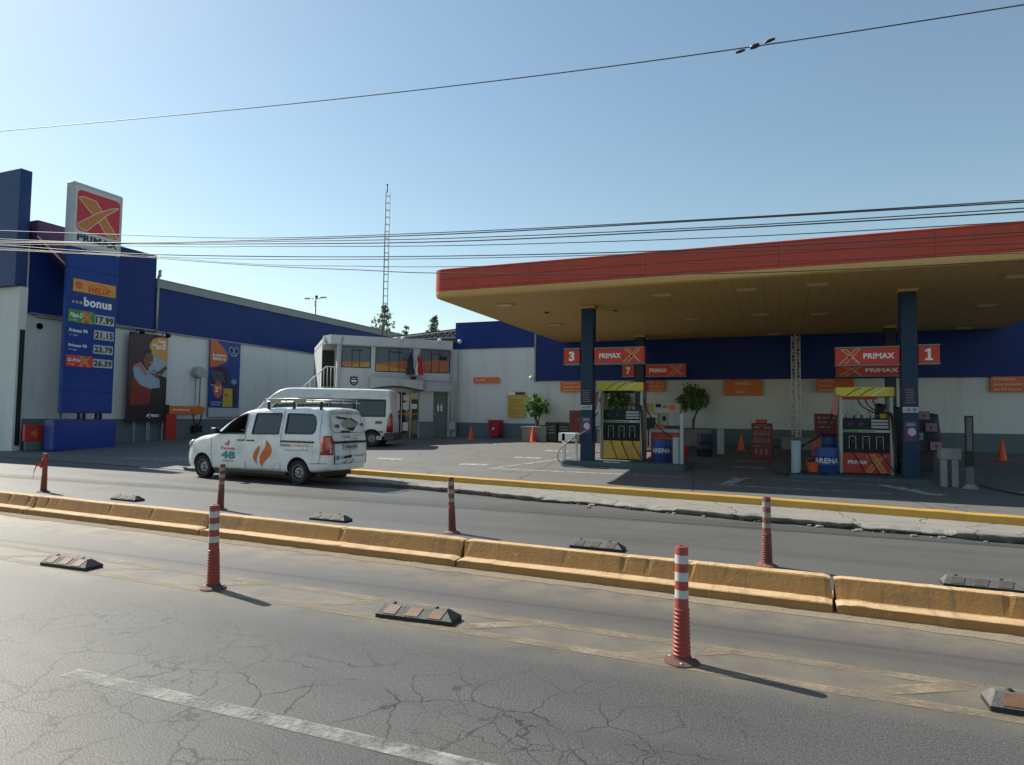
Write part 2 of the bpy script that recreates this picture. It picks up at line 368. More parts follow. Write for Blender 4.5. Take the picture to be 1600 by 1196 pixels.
def xline(mb, x0, x1, z0, z1, y, ml, mf=None, t=.02):
    """outline-only variant of the emblem seen on the canopy signs"""
    W, H = x1-x0, z1-z0; q = lambda a, b: (x0+W*a, z0+H*b)
    if mf is not None:
        mb.flat([q(.12, .95), q(.42, .95), q(.78, 0), q(.98, 0), q(.7, .0), q(.4, .55)], y+.001, mf); mb.flat([q(.0, .0), q(.3, .0), q(.95, 1), q(.8, 1)], y+.001, mf)
    strip(mb, [q(.95, 0), q(.5, .55), q(.08, .95), q(.35, .95), q(.98, .0)], t, y, ml)
    strip(mb, [q(.0, .0), q(.8, 1), q(1., 1), q(.3, .0)], t, y-.001, ml)

def gz(y): return max(.10, .04*(y-13.5))      # forecourt height at depth y

# ------------------------------------------------------------------ shared materials
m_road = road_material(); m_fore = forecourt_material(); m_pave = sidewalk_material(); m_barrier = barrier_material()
m_white_wall = plaster_material('white_plaster', (.66, .68, .67), (.34, .35, .34))
m_grey_wall = plaster_material('grey_plaster', (.13, .175, .20), (.09, .11, .12))
m_shop_wall = plaster_material('shop_plaster', (.50, .53, .54), (.28, .29, .29))
m_blue_y = panel_material('blue_cladding_side', (.006, .028, .155), 3.0, 'Y', .42)
m_blue_x = panel_material('blue_cladding_back', (.005, .026, .16), 2.4, 'X', .42)
m_blue_front = panel_material('blue_cladding_front', (.016, .05, .16), 1.5, 'X', .45, joint=('Z', 2.0))
m_fascia = panel_material('red_fascia', (.44, .070, .045), 3.1, 'X', .5, .75, joint=('Z', .262), streaks=.14)
m_soffit = panel_material('ochre_soffit', (.47, .31, .11), .36, 'X', .6, .55, joint=('Y', 5.6), streaks=.08)
m_ochre = mat('ochre_trim', (.52, .34, .12), .5)
m_grey_trim = mat('grey_metal_trim', (.22, .25, .26), .5, .2, dirt=(.1, .1, .1))
m_kerb_yellow = mat('yellow_kerb_paint', (.50, .29, .045), .65, var=.15, scale=2, dirt=(.30, .22, .12), dscale=5, damt=.6, bump=.4, bscale=40)
m_line = worn_paint('white_road_paint', (.46, .455, .43), .40, .56, 6.)
m_lane = worn_paint('worn_lane_dash', (.33, .325, .31), .40, .66, 3.5)
m_yline = worn_paint('pale_yellow_road_paint', (.29, .23, .155), .39, .68, 3.)
m_black = mat('black_plastic', (.012, .012, .013), .45); m_rubber = mat('rubber', (.022, .022, .023), .8, dirt=(.09, .08, .07), dscale=8)
m_steel = mat('brushed_steel', (.42, .42, .41), .38, .7); m_galv = mat('galvanised_steel', (.35, .37, .38), .5, .5)
m_white = mat('white_paint', (.70, .71, .70), .45, dirt=(.35, .34, .32), dscale=6); m_letter = mat('white_lettering', (.80, .80, .80), .5, var=.03)
m_red = mat('sign_red', (.52, .035, .025), .42, var=.05); m_orange = mat('sign_orange', (.66, .15, .022), .5, var=.06, dirt=(.35, .1, .03), dscale=4)
m_xorange = mat('emblem_orange', (.60, .17, .04), .5, var=.05); m_xline = mat('emblem_outline', (.75, .42, .25), .5); m_xpale = mat('emblem_pale_outline', (.80, .68, .62), .5)
m_navy = mat('navy_paint', (.012, .022, .06), .5); m_bluecol = mat('blue_column_paint', (.008, .034, .085), .45, spec=.3, var=.12, dirt=(.02, .04, .07))
m_totem = panel_material('totem_blue', (.008, .042, .24), 99., 'X', .32, .8, joint=('Z', 1.2), streaks=.08)
m_maroon = mat('maroon_paint', (.16, .012, .016), .5); m_bluedrum = mat('blue_drum', (.012, .05, .21), .45, dirt=(.03, .04, .06))
m_cone = mat('traffic_cone_orange', (.78, .10, .03), .5, var=.08, dirt=(.4, .08, .04)); m_dark = mat('dark_recess', (.012, .014, .016), .7)
m_wire = mat('cable', (.035, .038, .042), .6); m_glass = glass_material('window_glass', (.20, .27, .30), .55); m_leaf = leaf_material('bush_leaf', (.05, .11, .03), (.12, .24, .06))
m_bark = mat('bark', (.12, .09, .065), .9, bump=.5); m_concrete = mat('cast_concrete', (.24, .25, .24), .85, dirt=(.1, .1, .1), bump=.3)
m_yellow = mat('dispenser_yellow', (.66, .40, .045), .45, dirt=(.4, .26, .08)); m_lime = mat('lime_yellow', (.62, .56, .07), .45)

# ------------------------------------------------------------------ ground, road, pavement
def xprof(x, table):
    for (x0, y0), (x1, y1) in zip(table, table[1:]):
        if x <= x1 or (x1, y1) == table[-1]:
            return y0+(y1-y0)*(x-x0)/(x1-x0)
EDGE = [(-60, 16.9), (-24, 14.2), (-15.2, 13.5), (-9.56, 12.9), (-6.4, 12.45), (-3.74, 11.85), (-1.2, 11.5), (.72, 11.22), (3.06, 10.95), (30, 8.2)]
KERB = [(-60, 20), (-10.5, 14.15), (-6.9, 13.6), (-3.77, 13.2), (.1, 12.72), (3.36, 12.15), (30, 8.6)]
edge = lambda x: xprof(x, EDGE); kerb = lambda x: xprof(x, KERB)

mb = MB(); ys = [-400, 0, 9, 17, 18, 30, 60, 900]; xs = [-900, -60, 0, 60, 900]
zf = lambda y: -.06 if y < 17.1 else gz(min(y, 60))-.06
for iy in range(len(ys)-1):
    for ix in range(len(xs)-1):
        mb.add([(xs[ix], ys[iy], zf(ys[iy])), (xs[ix+1], ys[iy], zf(ys[iy])), (xs[ix+1], ys[iy+1], zf(ys[iy+1])), (xs[ix], ys[iy+1], zf(ys[iy+1]))], [(0, 1, 2, 3)])
struct(mb.build('ground', mat('packed_earth', (.20, .17, .13), .95, dirt=(.12, .1, .08), bump=.5)))

mb = MB(); xs = [-90]+[x*.5 for x in range(-60, 41)]+[60]
v = []; 
for x in xs: v += [(x, -9, 0), (x, edge(x)+.4, 0)]
mb.add(v, [(2*i, 2*i+2, 2*i+3, 2*i+1) for i in range(len(xs)-1)]); struct(mb.build('road', m_road))

# pavement strip with a broken outer edge, z = .10
mb = MB(); xs = [-15.6+i*.07 for i in range(0, 470)]; v = []; fs = []
for i, x in enumerate(xs):
    brk = max(0, mnoise.noise((x*.45, 3.3, 0)))*.45 if x > -5.5 else .05
    e = edge(x)+.10*mnoise.noise((x*1.1, 0, 0))+.07*mnoise.noise((x*4.3, 5, 0))+brk*.8
    b = kerb(x)+.02 if x > -10.6 else edge(x)+1.25
    h = .10+.012*mnoise.noise((x*1.7, 8, 0)); hl = h-(.045+.04*mnoise.noise((x*3., 1, 0)) if brk > .06 else .005)
    v += [(x, e+.09, -.01), (x, e, hl-.015), (x, e+.004, hl), (x, e+.10+brk*.3, h), (x, b, .10)]
    if i:
        o = 5*(i-1); fs += [(o+k, o+5+k, o+6+k, o+1+k) for k in range(4)]
mb.add(v, fs); o = struct(mb.build('pavement', m_pave))
# loose broken lumps along the crumbled stretch of the edge
random.seed(3); mb = MB()
for i in range(45):
    x = random.uniform(-3.8, 4.5) if i < 120 else random.uniform(-8, -3.8); y = edge(x)+random.uniform(-.12, .22); s = random.uniform(.010, .035)
    T = Matrix.Translation((x, y, s*.35)) @ Matrix.Rotation(random.uniform(0, 6), 4, 'Z') @ Matrix.Rotation(random.uniform(-.4, .4), 4, 'X')
    mb.box(-s*1.6, s*1.6, -s, s, -s*.5, s*.5, 0, T)
tag(mb.build('concrete_rubble', m_pave, bevel=.006), kind='stuff', label='crumbled lumps of concrete along the broken outer edge of the pavement', cat='rubble')

# forecourt slab following the slope
mb = MB(); xs = [-27.0, -24, -20, -15.6, -15.59, -10.6, -10.59]+[x*1.0 for x in range(-10, 31)]; rows = [None, 15.2, 16, 18, 20, 24, 28, 34, 46]; v = []
for x in xs:
    if x <= -15.6: y0, z0 = edge(x)+.1, .012
    elif x <= -10.6: y0, z0 = edge(x)+1.24, .10
    else: y0, z0 = kerb(x)+.10, .10
    for r in rows: v.append((x, y0, z0) if r is None else (x, r, gz(r)))
n = len(rows); mb.add(v, [(i*n+j, (i+1)*n+j, (i+1)*n+j+1, i*n+j+1) for i in range(len(xs)-1) for j in range(n-1)])
struct(mb.build('forecourt', m_fore))

def kerb_run(name, x0, x1, label):
    mb = MB(); xs = [x0+i*.12 for i in range(int((x1-x0)/.12)+1)]+[x1]; v = []
    for x in xs:
        j = .008*mnoise.noise((x*2.3, 0, 1)); k = kerb(x)
        P = [(k, .05), (k, .215+j), (k+.02, .235+j), (k+.14, .235+j), (k+.16, .22+j), (k+.16, .05)]
        v += [(x, y, z) for y, z in P]
    mb.add(v, [(6*i+a, 6*i+6+a, 6*i+7+a, 6*i+1+a) for i in range(len(xs)-1) for a in range(5)]+[(0, 1, 2, 3, 4, 5), tuple(6*(len(xs)-1)+a for a in (5, 4, 3, 2, 1, 0))])
    return tag(mb.build(name, m_kerb_yellow), label, 'kerb')
kerb_run('kerb', -10.5, 14, 'long yellow painted kerb between the pavement and the station forecourt')

# road paint: two pale yellow lines with diagonals between them, and the white lane dash
def sheet(name, quads, m, z=.004): 
    mb = MB()
    for q in quads: mb.add([(p[0], p[1], z if len(p) < 3 else p[2]) for p in q], [tuple(range(len(q)))])
    return struct(mb.build(name, m))
q = []
def ly(x, o): return 4.52+o-.012*(x+3)
for a, b in ((0, .11), (.44, .11)):
    for i in range(-30, 14): q.append([(i, ly(i, a)), (i+1, ly(i+1, a)), (i+1, ly(i+1, a+b)), (i, ly(i, a+b))])
for i in range(-16, 9):
    x = i*1.43+.35; q.append([(x, ly(x, .11)), (x+.24, ly(x, .11)), (x+.78, ly(x, .44)), (x+.54, ly(x, .44))])
sheet('road_marking', q, m_yline)
sheet('lane_dash', [[(-4.15, 2.77), (-1.0, 2.80), (-1.0, 2.92), (-4.15, 2.89)], [(-10.2, 2.70), (-7.2, 2.73), (-7.2, 2.85), (-10.2, 2.82)]], m_lane)
Fz = lambda x, y: (x, y, gz(y)+.006)
def ln(a, b, w):
    d = Vector((b[0]-a[0], b[1]-a[1])).normalized(); n = Vector((-d.y, d.x))*w/2
    N = max(1, int((Vector(b)-Vector(a)).length)); out = []
    for i in range(N):
        p = Vector(a).lerp(Vector(b), i/N); r = Vector(a).lerp(Vector(b), (i+1)/N)
        out.append([Fz(p.x+n.x, p.y+n.y), Fz(p.x-n.x, p.y-n.y), Fz(r.x-n.x, r.y-n.y), Fz(r.x+n.x, r.y+n.y)])
    return out
q = []
q += ln((-7.7, 17.1), (-6.5, 20.9), .12)+ln((-7.7, 17.15), (-2.2, 17.3), .12)+ln((-6.5, 20.9), (-2., 21.2), .12)+ln((-1.2, 16.1), (2.2, 16.1), .10)+ln((-.95, 17.6), (2.2, 17.5), .10)+ln((-1.2, 16.1), (-.95, 17.6), .3)+ln((2.2, 17.5), (3.1, 16.2), .35)
for x, y in ((-11.9, 18.4), (-8.6, 17.9), (-7.8, 20.4), (-7.7, 23.1), (-.85, 20.1), (-.8, 22), (-.75, 24), (5.2, 17.2), (4.6, 21.6)): q += ln((x-.45, y), (x+.45, y+.05), .34)
for i in range(5): q += ln((-20.5+i*1.3, 15.0-i*.1), (-18.4+i*1.3, 16.2-i*.1), .22)
sheet('forecourt_marking', q, m_line)

# ------------------------------------------------------------------ concrete barrier blocks
BY = lambda x: 6.27-.033*(x-.4)
def barrier(x0, x1, seed, label):
    PR = [(0, 0), (.002, .088), (.010, .095), (.148, .10), (.155, .104), (.203, .260), (.210, .27), (.33, .27), (.345, .255), (.39, .10), (.54, .09), (.55, 0)]
    xs = [x0+i*.05 for i in range(int((x1-x0)/.05))]+[x1]; v = []; n = len(PR)
    for i, x in enumerate(xs):
        e = min(i, len(xs)-1-i); c = .012 if e == 0 else 0
        for k, (y, z) in enumerate(PR):
            a = mnoise.noise((x*.9, k*.5+seed, 0))*.006+mnoise.noise((x*9, k*2.+seed, 3))*.003
            ch = max(0, mnoise.noise((x*8, seed*3, 9))-.30)*.06 if k in (5, 6) else (max(0, mnoise.noise((x*4, seed*5, 4))-.3)*.03 if k in (2, 3, 4) else 0)
            v.append((x+(.02*mnoise.noise((k*1.1, seed, 2)) if e == 0 else 0), BY(x)+y+a*.7+(ch*.6 if k == 5 else 0), max(0, z+(a if k not in (0, 11) else 0)-(ch if k in (5, 6) else -ch*.8)-c)))
    fs = [(n*i+a, n*i+n+a, n*i+n+1+a, n*i+1+a) for i in range(len(xs)-1) for a in range(n-1)]+[tuple(range(n)), tuple(n*(len(xs)-1)+a for a in range(n-1, -1, -1))]
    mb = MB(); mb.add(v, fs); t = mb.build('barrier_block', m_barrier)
    return tag(t, label, 'barrier', 'yellow concrete barrier blocks down the middle of the road')
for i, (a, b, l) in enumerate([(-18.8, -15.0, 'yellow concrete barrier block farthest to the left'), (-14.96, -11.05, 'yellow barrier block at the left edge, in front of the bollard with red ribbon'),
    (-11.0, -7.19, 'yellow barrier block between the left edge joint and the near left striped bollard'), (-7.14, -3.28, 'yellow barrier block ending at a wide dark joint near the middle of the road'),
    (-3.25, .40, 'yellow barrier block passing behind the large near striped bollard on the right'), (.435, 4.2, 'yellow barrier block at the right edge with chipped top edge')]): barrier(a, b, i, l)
# dust and grit drifted along the foot of the barrier
mb = MB(); xs = [-18+i*.08 for i in range(276)]; v = []
for x in xs:
    wd = .16+.09*mnoise.noise((x*.8, 1, 1))+.05*mnoise.noise((x*4, 2, 2)); v += [(x, BY(x)-wd, .003), (x, BY(x)-.03, .012+.01*mnoise.noise((x*6, 0, 7))), (x, BY(x)+.03, .02)]
mb.add(v, [(3*i+a, 3*i+3+a, 3*i+4+a, 3*i+1+a) for i in range(len(xs)-1) for a in range(2)])
tag(mb.build('drifted_sand', mat('dry_sand', (.25, .20, .135), .95, var=.25, scale=20, bump=.8, bscale=120), None), 'pale sand drifted along the foot of the barrier', 'sand', kind='stuff')

# ------------------------------------------------------------------ delineator bollards
m_bred = mat('bollard_red', (.30, .048, .032), .5, var=.15, dirt=(.25, .09, .07), dscale=9); m_bred2 = mat('faded_bollard', (.17, .040, .030), .65, var=.2, dirt=(.20, .16, .14), dscale=9, damt=.8)
m_refl = mat('reflective_band', (.50, .50, .48), .4, dirt=(.3, .28, .26), dscale=10); m_refl2 = mat('dirty_band', (.28, .25, .23), .6, dirt=(.12, .09, .08), dscale=10)
def bollard(x, y, label, red, band, lean=(0, 0), h=.78, rot=0):
    t = thing('bollard', label, 'bollard', (x, y, .001), rot, 'flexible lane bollards along the barrier')
    k = h/.78; prof = [(.058, .02)]
    z = .045
    while z < .36: prof += [(.056-.028*z, z), (.062-.028*z, z+.006), (.062-.028*z, z+.016), (.056-.028*z, z+.020)]; z += .027
    prof += [(.046, .40), (.045, .433)]
    prof += [(.0445, .488), (.044, .765), (.041, .776), (.02, .78), (.018, .765), (.001, .765)]
    prof = [(r, zz*k) for r, zz in prof]
    b = MB(); b.lathe(prof, 24)
    o = b.build('post', red, t, auto=50); o.rotation_euler = (R(lean[0]), R(lean[1]), 0)
    for z0, z1 in ((.433, .488), (.548, .607), (.665, .722)): b = MB(); b.lathe([(.0462, z0*k), (.0455, z1*k)], 24); o = b.build('reflective_band', band, t, auto=50); o.rotation_euler = (R(lean[0]), R(lean[1]), 0)
    b = MB(); b.lathe([(.118, 0), (.115, .012), (.09, .022), (.066, .03), (.06, .045)], 28); bs = b.build('base', m_bred2 if red is m_bred2 else mat('bollard_base', (.09, .035, .03), .8, dirt=(.2, .15, .12)), t, auto=40)
    for a in (0, 120, 240): b = MB(); b.lathe([(.012, .014), (.012, .024), (.006, .026)], 8, T=Matrix.Translation((.09*math.cos(R(a+20)), .09*math.sin(R(a+20)), 0))); b.build('bolt', m_galv, bs)
    return t
bollard(-.63, 4.62, 'red and white striped bollard standing alone at the right, nearest and largest', m_bred, m_refl, rot=.3)
bollard(-4.93, 4.68, 'red and white striped bollard on the pale yellow line, left of centre', m_bred, m_refl, (0, -1), rot=.8)
bollard(-.15, 8.0, 'banded bollard behind the barrier near its chipped joint, right of the centre', m_bred2, m_refl2, (1, 0))
bollard(-4.29, 8.27, 'dark worn bollard behind the barrier in front of the broken pavement edge', m_bred2, m_refl2, (0, -2.5))
bollard(-8.8, 8.44, 'dark worn bollard behind the barrier standing before the white minivan', m_bred2, m_refl2, (0, 2))
tb = bollard(-13.77, 8.67, 'dark red bollard at the far left with torn ribbon hanging from it', m_bred, m_bred, (0, 1.5))
b = MB(); rib = [(-.05, -.03, .46), (-.12, -.04, .52), (-.19, -.04, .50), (-.24, -.05, .38), (-.27, -.05, .24)]
for (p, r) in zip(rib, rib[1:]): b.add([p, (p[0], p[1], p[2]+.07), (r[0], r[1], r[2]+.06), r], [(0, 1, 2, 3)])
b.tube([(-.0, -.05, .50), (.0, -.052, .60), (.02, -.05, .66)], .02, 6)
b.build('ribbon', mat('red_ribbon', (.42, .03, .035), .7), tb)

# ------------------------------------------------------------------ rubber lane separators
m_ins = mat('brown_reflector', (.17, .085, .045), .55, var=.25, scale=14, dirt=(.3, .2, .12), dscale=14); m_sep = mat('separator_rubber', (.095, .092, .088), .75, dirt=(.20, .18, .15), dscale=9, bump=.3)
m_sepd = mat('separator_side', (.020, .020, .021), .75)
m_insd = mat('dusty_reflector', (.085, .072, .058), .75, var=.3, scale=14, dirt=(.13, .11, .09), dscale=14)
def separator(x, y, rot, label):
    t = thing('lane_separator', label, 'lane separator', (x, y, .002), rot, 'rubber lane separators on the road')
    L, W, lip, H, c = .34, .10, .032, .098, .085
    v = [(-L, -W, 0), (L, -W, 0), (L, W, 0), (-L, W, 0), (-L, -W, lip), (L, -W, lip), (L, W, lip), (-L, W, lip), (-L+c*.5, -.018, H), (L-c, -.018, H), (L-c, .03, H), (-L+c*.5, .03, H)]
    b = MB(); b.add(v, [(0, 3, 2, 1), (8, 9, 10, 11), (4, 5, 9, 8), (6, 7, 11, 10), (7, 4, 8, 11)], 0); b.add(v, [(0, 1, 5, 4), (1, 2, 6, 5), (2, 3, 7, 6), (3, 0, 4, 7), (5, 6, 10, 9)], 1)
    b.build('body', [m_sep, m_sepd], t, bevel=.004)
    nrm = Vector((0, -(H-lip), W-.018)).normalized()
    for i, cx in enumerate((-.21, -.01, .19)):
        P = []
        for dx, s in ((-.055, .12), (.055, .12), (.055, .9), (-.055, .9)):
            yy = -W+(W-.018)*s; zz = lip+(H-lip)*s; sh = .035*(s-.5); P.append(Vector((cx+dx+sh, yy, zz))+nrm*.004)
        b = MB(); Q = [p-nrm*.01 for p in P]; b.add(P+Q, [(0, 1, 2, 3), (0, 4, 5, 1), (1, 5, 6, 2), (2, 6, 7, 3), (3, 7, 4, 0)])
        b.build('reflector', m_ins if y < 7 else m_insd, t)
    for cx in (-.22, .16): b = MB(); b.lathe([(.018, 0), (.018, .012), (.01, .016)], 10, T=Matrix.Translation((cx, .006, H-.004))); b.build('bolt', m_black, t)
    return t
separator(-2.73, 4.70, R(4), 'rubber lane separator with three brown inserts, between the two near bollards')
separator(-6.95, 4.70, R(2), 'brown topped rubber lane separator on the yellow line at the far left')
separator(1.44, 4.68, R(0), 'rubber lane separator cut off by the right edge of the road')
separator(-11.2, 8.56, R(-2), 'rubber lane separator behind the barrier below the driveway, farthest left')
separator(-6.46, 8.38, R(-2), 'rubber lane separator behind the barrier to the right of the minivan wheels')
separator(-2.14, 8.1, R(-2), 'rubber lane separator behind the barrier, before the broken pavement edge')
separator(1.85, 7.9, R(-2), 'brown worn rubber separator behind the barrier at the right')

# ------------------------------------------------------------------ left warehouse
t = thing('warehouse', 'long blue and white warehouse along the left side with grey gutter', 'building', (-27, 15.6, 0))
# local coordinates: x towards the forecourt (0 = wall face), y away
b = MB(); b.box(-14, 0, .0, 27.6, 0, 7.45); b.box(-14, -.01, .02, 6.0, 7.45, 8.85)
b.build('wall', m_white_wall, t)
b = MB(); b.box(-.02, .035, .02, 27.6, 0, 1.31); b.build('wainscot', m_grey_wall, t)
b = MB(); b.box(-.02, .10, .45, 5.92, 5.44, 8.93); b.box(-.02, .07, 5.93, 27.6, 5.42, 7.45); b.build('cladding', m_blue_y, t)
b = MB(); b.box(-.02, .16, .45, 6.0, 5.38, 5.44); b.box(.0, .12, 6.0, 27.6, 5.36, 5.42); b.build('trim', m_grey_trim, t)
b = MB(); b.box(-.4, .16, 5.95, 27.7, 7.45, 7.82); b.box(-.42, .19, 5.93, 27.7, 7.82, 7.86); b.build('gutter', panel_material('gutter_sheet', (.24, .27, .28), 2.4, 'Y', .5, .8), t)
b = MB(); b.tube([(.16, 6.0, 8.0), (.16, 6.0, 5.3)], .055, 10); b.tube([(.2, 6.03, 7.95), (.2, 6.03, 8.28)], .07, 10); b.build('downpipe', m_galv, t)
b = MB(); b.box(-33, .33, -.22, .20, 6.35, 10.85); b.build('corner_slab', m_blue_front, t, bevel=.02)
b = MB(); b.box(-33, .30, -.02, .28, 0, 6.35); b.build('corner_pillar', m_white_wall, t)
b = MB(); b.add([(.12, .3, 8.96), (.62, .3, 8.96), (.62, 2.9, 8.96), (.12, 2.9, 8.96), (.12, .3, 8.3), (.62, .3, 8.35), (.62, 2.9, 6.3), (.12, 2.9, 6.3)], [(0, 3, 2, 1), (4, 5, 6, 7), (1, 2, 6, 5), (0, 1, 5, 4), (3, 7, 6, 2), (0, 4, 7, 3)])
b.build('sloping_fascia', panel_material('plum_fascia', (.06, .03, .10), 1.2, 'Y', .35), t)
b = MB(); b.tube([(.64, .3, 8.33), (.64, 2.9, 6.28)], .04, 6); b.build('fascia_edge', m_galv, t)
b = MB(); b.box(-14.2, .0, 6.0, 27.7, 7.86, 7.9); b.build('roof', m_grey_trim, t)
b = MB(); b.lathe([(.12, 0), (.12, .03), (.10, .03), (.10, 0)], 20, T=Matrix.Translation((.06, .9, 4.95)) @ Matrix.Rotation(R(90), 4, 'Y')); b.tube([(.05, .1, 6.0), (.08, .5, 5.4), (.1, .8, 5.28), (.1, 6, 5.33)], .015, 5); b.tube([(.05, 1.9, 5.35), (.05, 1.85, 3.2), (.05, 1.88, 1.35)], .02, 5); b.build('cable', m_black, t)
b = MB(); b.box(.30, .34, .06, .22, .3, 4.7); b.build('door', m_dark, t)

# small red hydrant style box and its arrow, by the foot of the warehouse
t = thing('wall_sign', 'small red board with an orange arrow at the foot of the left wall', 'sign', (-26.1, 15.95, .14), R(90))
b = MB(); b.box(-.33, .33, -.06, .06, .33, .95); b.build('panel', m_red, t, bevel=.015)
b = MB(); b.flat([(-.15, .62), (.12, .84), (.08, .66), (.2, .62), (.08, .58), (.12, .42)], -.064, 0); b.build('arrow', m_xorange, t)
b = MB(); b.box(-.28, .28, -.05, .05, 0, .33); b.build('stub', m_grey_wall, t, bevel=.01)

# ------------------------------------------------------------------ price totem
t = thing('price_totem', 'tall blue price totem with a framed red emblem box on top', 'sign tower', (-25.3, 16.4, .14), R(90))
def zz(a): return a-.14
b = MB(); b.box(.02, 2.08, 0, .20, zz(1.55), zz(8.05)); b.build('column', m_totem, t, bevel=.03)
b = MB(); b.box(-.30, 2.2, -.12, .42, 0, zz(1.3)); b.build('plinth', mat('plinth_blue', (.014, .045, .27), .35, dirt=(.02, .03, .1)), t, bevel=.02)
b = MB()
for x in (.75, .95, 1.45, 1.62): b.box(x, x+.07, .04, .16, zz(1.2), zz(1.6))
b.build('leg', m_black, t)
b = MB(); b.prism(rrect(-.02, 2.1, zz(8.0), zz(10.55), .10), -.06, .24); h = b.build('emblem_box', mat('grey_white_frame', (.42, .45, .47), .4, dirt=(.25, .27, .28)), t, bevel=.02)
b = MB(); b.flat(rrect(.12, 1.98, zz(8.12), zz(10.43), .06), -.065, 0); b.build('face', mat('emblem_face', (.52, .54, .54), .4), h)
b = MB(); b.flat(rrect(.22, 1.98, zz(8.68), zz(10.28), .16), -.070, 0); xmark(b, .26, 1.94, zz(8.72), zz(10.05), -.074, 1, 2, .022)
b.build('emblem', [mat('emblem_red', (.50, .016, .035), .35, var=.04), mat('emblem_gold', (.50, .18, .035), .4), m_xpale], h)
b = MB(); put_text(b, 'PRIMAX', .26, 1.94, zz(8.28), zz(8.56), -.074, 0, .045); b.build('lettering', m_navy, h)
# product panels
b = MB(); b.box(.24, 1.98, -.03, .02, zz(6.28), zz(6.78)); p = b.build('oil_panel', mat('oil_panel_yellow', (.62, .27, .03), .4), t, bevel=.01)
b = MB(); b.flat(ell(.46, zz(6.55), .15, .14, 20), -.033, 0); b.flat(ell(.46, zz(6.555), .11, .10, 16), -.035, 1)
for i in range(-3, 4): strip(b, [(.46, zz(6.48)), (.46+.03*i, zz(6.64)-abs(i)*.006)], .008, -.037, 0)
put_text(b, 'HELIX', .83, 1.78, zz(6.33), zz(6.57), -.034, 0, .04, .1); put_text(b, 'Super', .86, 1.15, zz(6.60), zz(6.67), -.034, 0, .02, .1)
strip(b, [(1.2, zz(6.68)), (1.45, zz(6.67)), (1.66, zz(6.60)), (1.88, zz(6.42))], .03, -.034, 0); b.build('lettering', [mat('oil_red', (.55, .05, .02), .5), m_xorange], p)
b = MB(); put_text(b, 'bonus', .70, 1.86, zz(5.76), zz(6.12), -.006, 0, .035); b.flat(ell(.28, zz(5.87), .05, .05, 12), -.006, 1); b.flat(ell(.43, zz(5.87), .055, .055, 12), -.006, 1); b.flat(ell(.58, zz(5.87), .06, .06, 12), -.006, 1)
b.build('lettering', [m_letter, mat('dot_gold', (.45, .33, .12), .5)], t)
m_green = mat('fuel_green', (.02, .25, .045), .45); m_lcd = mat('price_flap', (.42, .45, .44), .5); m_digit = mat('price_digit', (.02, .02, .02), .5)
for top, bot, kind, txt, price in ((5.57, 5.02, 'green', 'Max-D', '17.99'), (4.95, 4.42, None, 'Primax 90', '21.15'), (4.36, 3.85, None, 'Primax 95', '23.79'), (3.80, 3.30, 'red', 'G-Prix', '26.39')):
    b = MB(); b.box(1.16, 1.97, -.035, .02, zz(bot+.08), zz(top-.08)); p = b.build('price_panel', m_lcd, t, bevel=.008)
    b = MB(); put_text(b, price, 1.19, 1.94, zz(bot+.13), zz(top-.13), -.038, 0, .045); b.build('price_digits', m_digit, p)
    if kind:
        b = MB(); b.box(.10, 1.14, -.03, .02, zz(bot+.05), zz(top-.0)); p = b.build('fuel_panel', m_green if kind == 'green' else m_red, t, bevel=.008)
        b = MB(); put_text(b, txt, .16, .68, zz(bot+.24), zz(top-.12), -.034, 0, .025, .2); put_text(b, 'S/ x gal', .18, .42, zz(bot+.12), zz(bot+.17), -.034, 0, .01); xmark(b, .60, 1.06, zz(bot+.06), zz(top-.02), -.036, 1, 2, .012); b.build('lettering', [m_letter, m_xorange, mat('x_tint', (.62, .25, .12), .5)], p)
    else:
        b = MB(); put_text(b, txt, .18, .90, zz(bot+.27), zz(top-.12), -.006, 0, .03); put_text(b, 'S/ x gal', .20, .50, zz(bot+.13), zz(bot+.19), -.006, 0, .01); b.build('lettering', m_letter, t)

# ------------------------------------------------------------------ posters and fittings on the left wall
def onwall(y, z=0., x=-26.9): return (x, y, z)
t = thing('poster', 'tall dark poster of a smiling man, on legs against the left wall', 'poster', (-26.62, 20.1, .3), R(90))
b = MB(); b.box(0, 1.95, -.03, .03, .87, 4.86); b.box(.0, 1.95, -.045, -.03, 4.83, 4.88); fr = b.build('board', mat('poster_plum', (.042, .016, .030), .4, var=.2), t)
b = MB(); zb = .87
def Q(pts): return [(x*1.95, zb+z*3.99) for x, z in pts]
b.flat(Q([(.0, .02), (1, .02), (1, .52), (.6, .55), (.5, .4), (.1, .38), (0, .42)]), -.032, 0)
b.flat(Q([(.5, .57), (1., .52), (1., .78), (.72, .82), (.52, .80)]), -.033, 5)
b.flat(Q([(.07, .18), (.22, .2), (.55, .2), (.6, .38), (.3, .45), (.08, .5)]), -.034, 1)
b.flat(Q([(.1, .6), (.2, .66), (.36, .64), (.52, .56), (.80, .50), (.82, .40), (.55, .38), (.3, .42), (.15, .5)]), -.035, 2)
b.flat(Q([(.12, .64), (.3, .68), (.48, .55), (.44, .52), (.25, .62), (.1, .62)]), -.036, 3)
b.flat(Q([(.42, .62), (.36, .7), (.35, .76), (.42, .80), (.56, .80), (.62, .75), (.61, .69), (.55, .64), (.48, .61)]), -.037, 4)
b.flat(Q([(.33, .74), (.35, .80), (.46, .825), (.58, .81), (.52, .785), (.42, .78), (.38, .72)]), -.038, 0)
b.flat(Q([(.5, .685), (.59, .69), (.56, .672)]), -.039, 2)
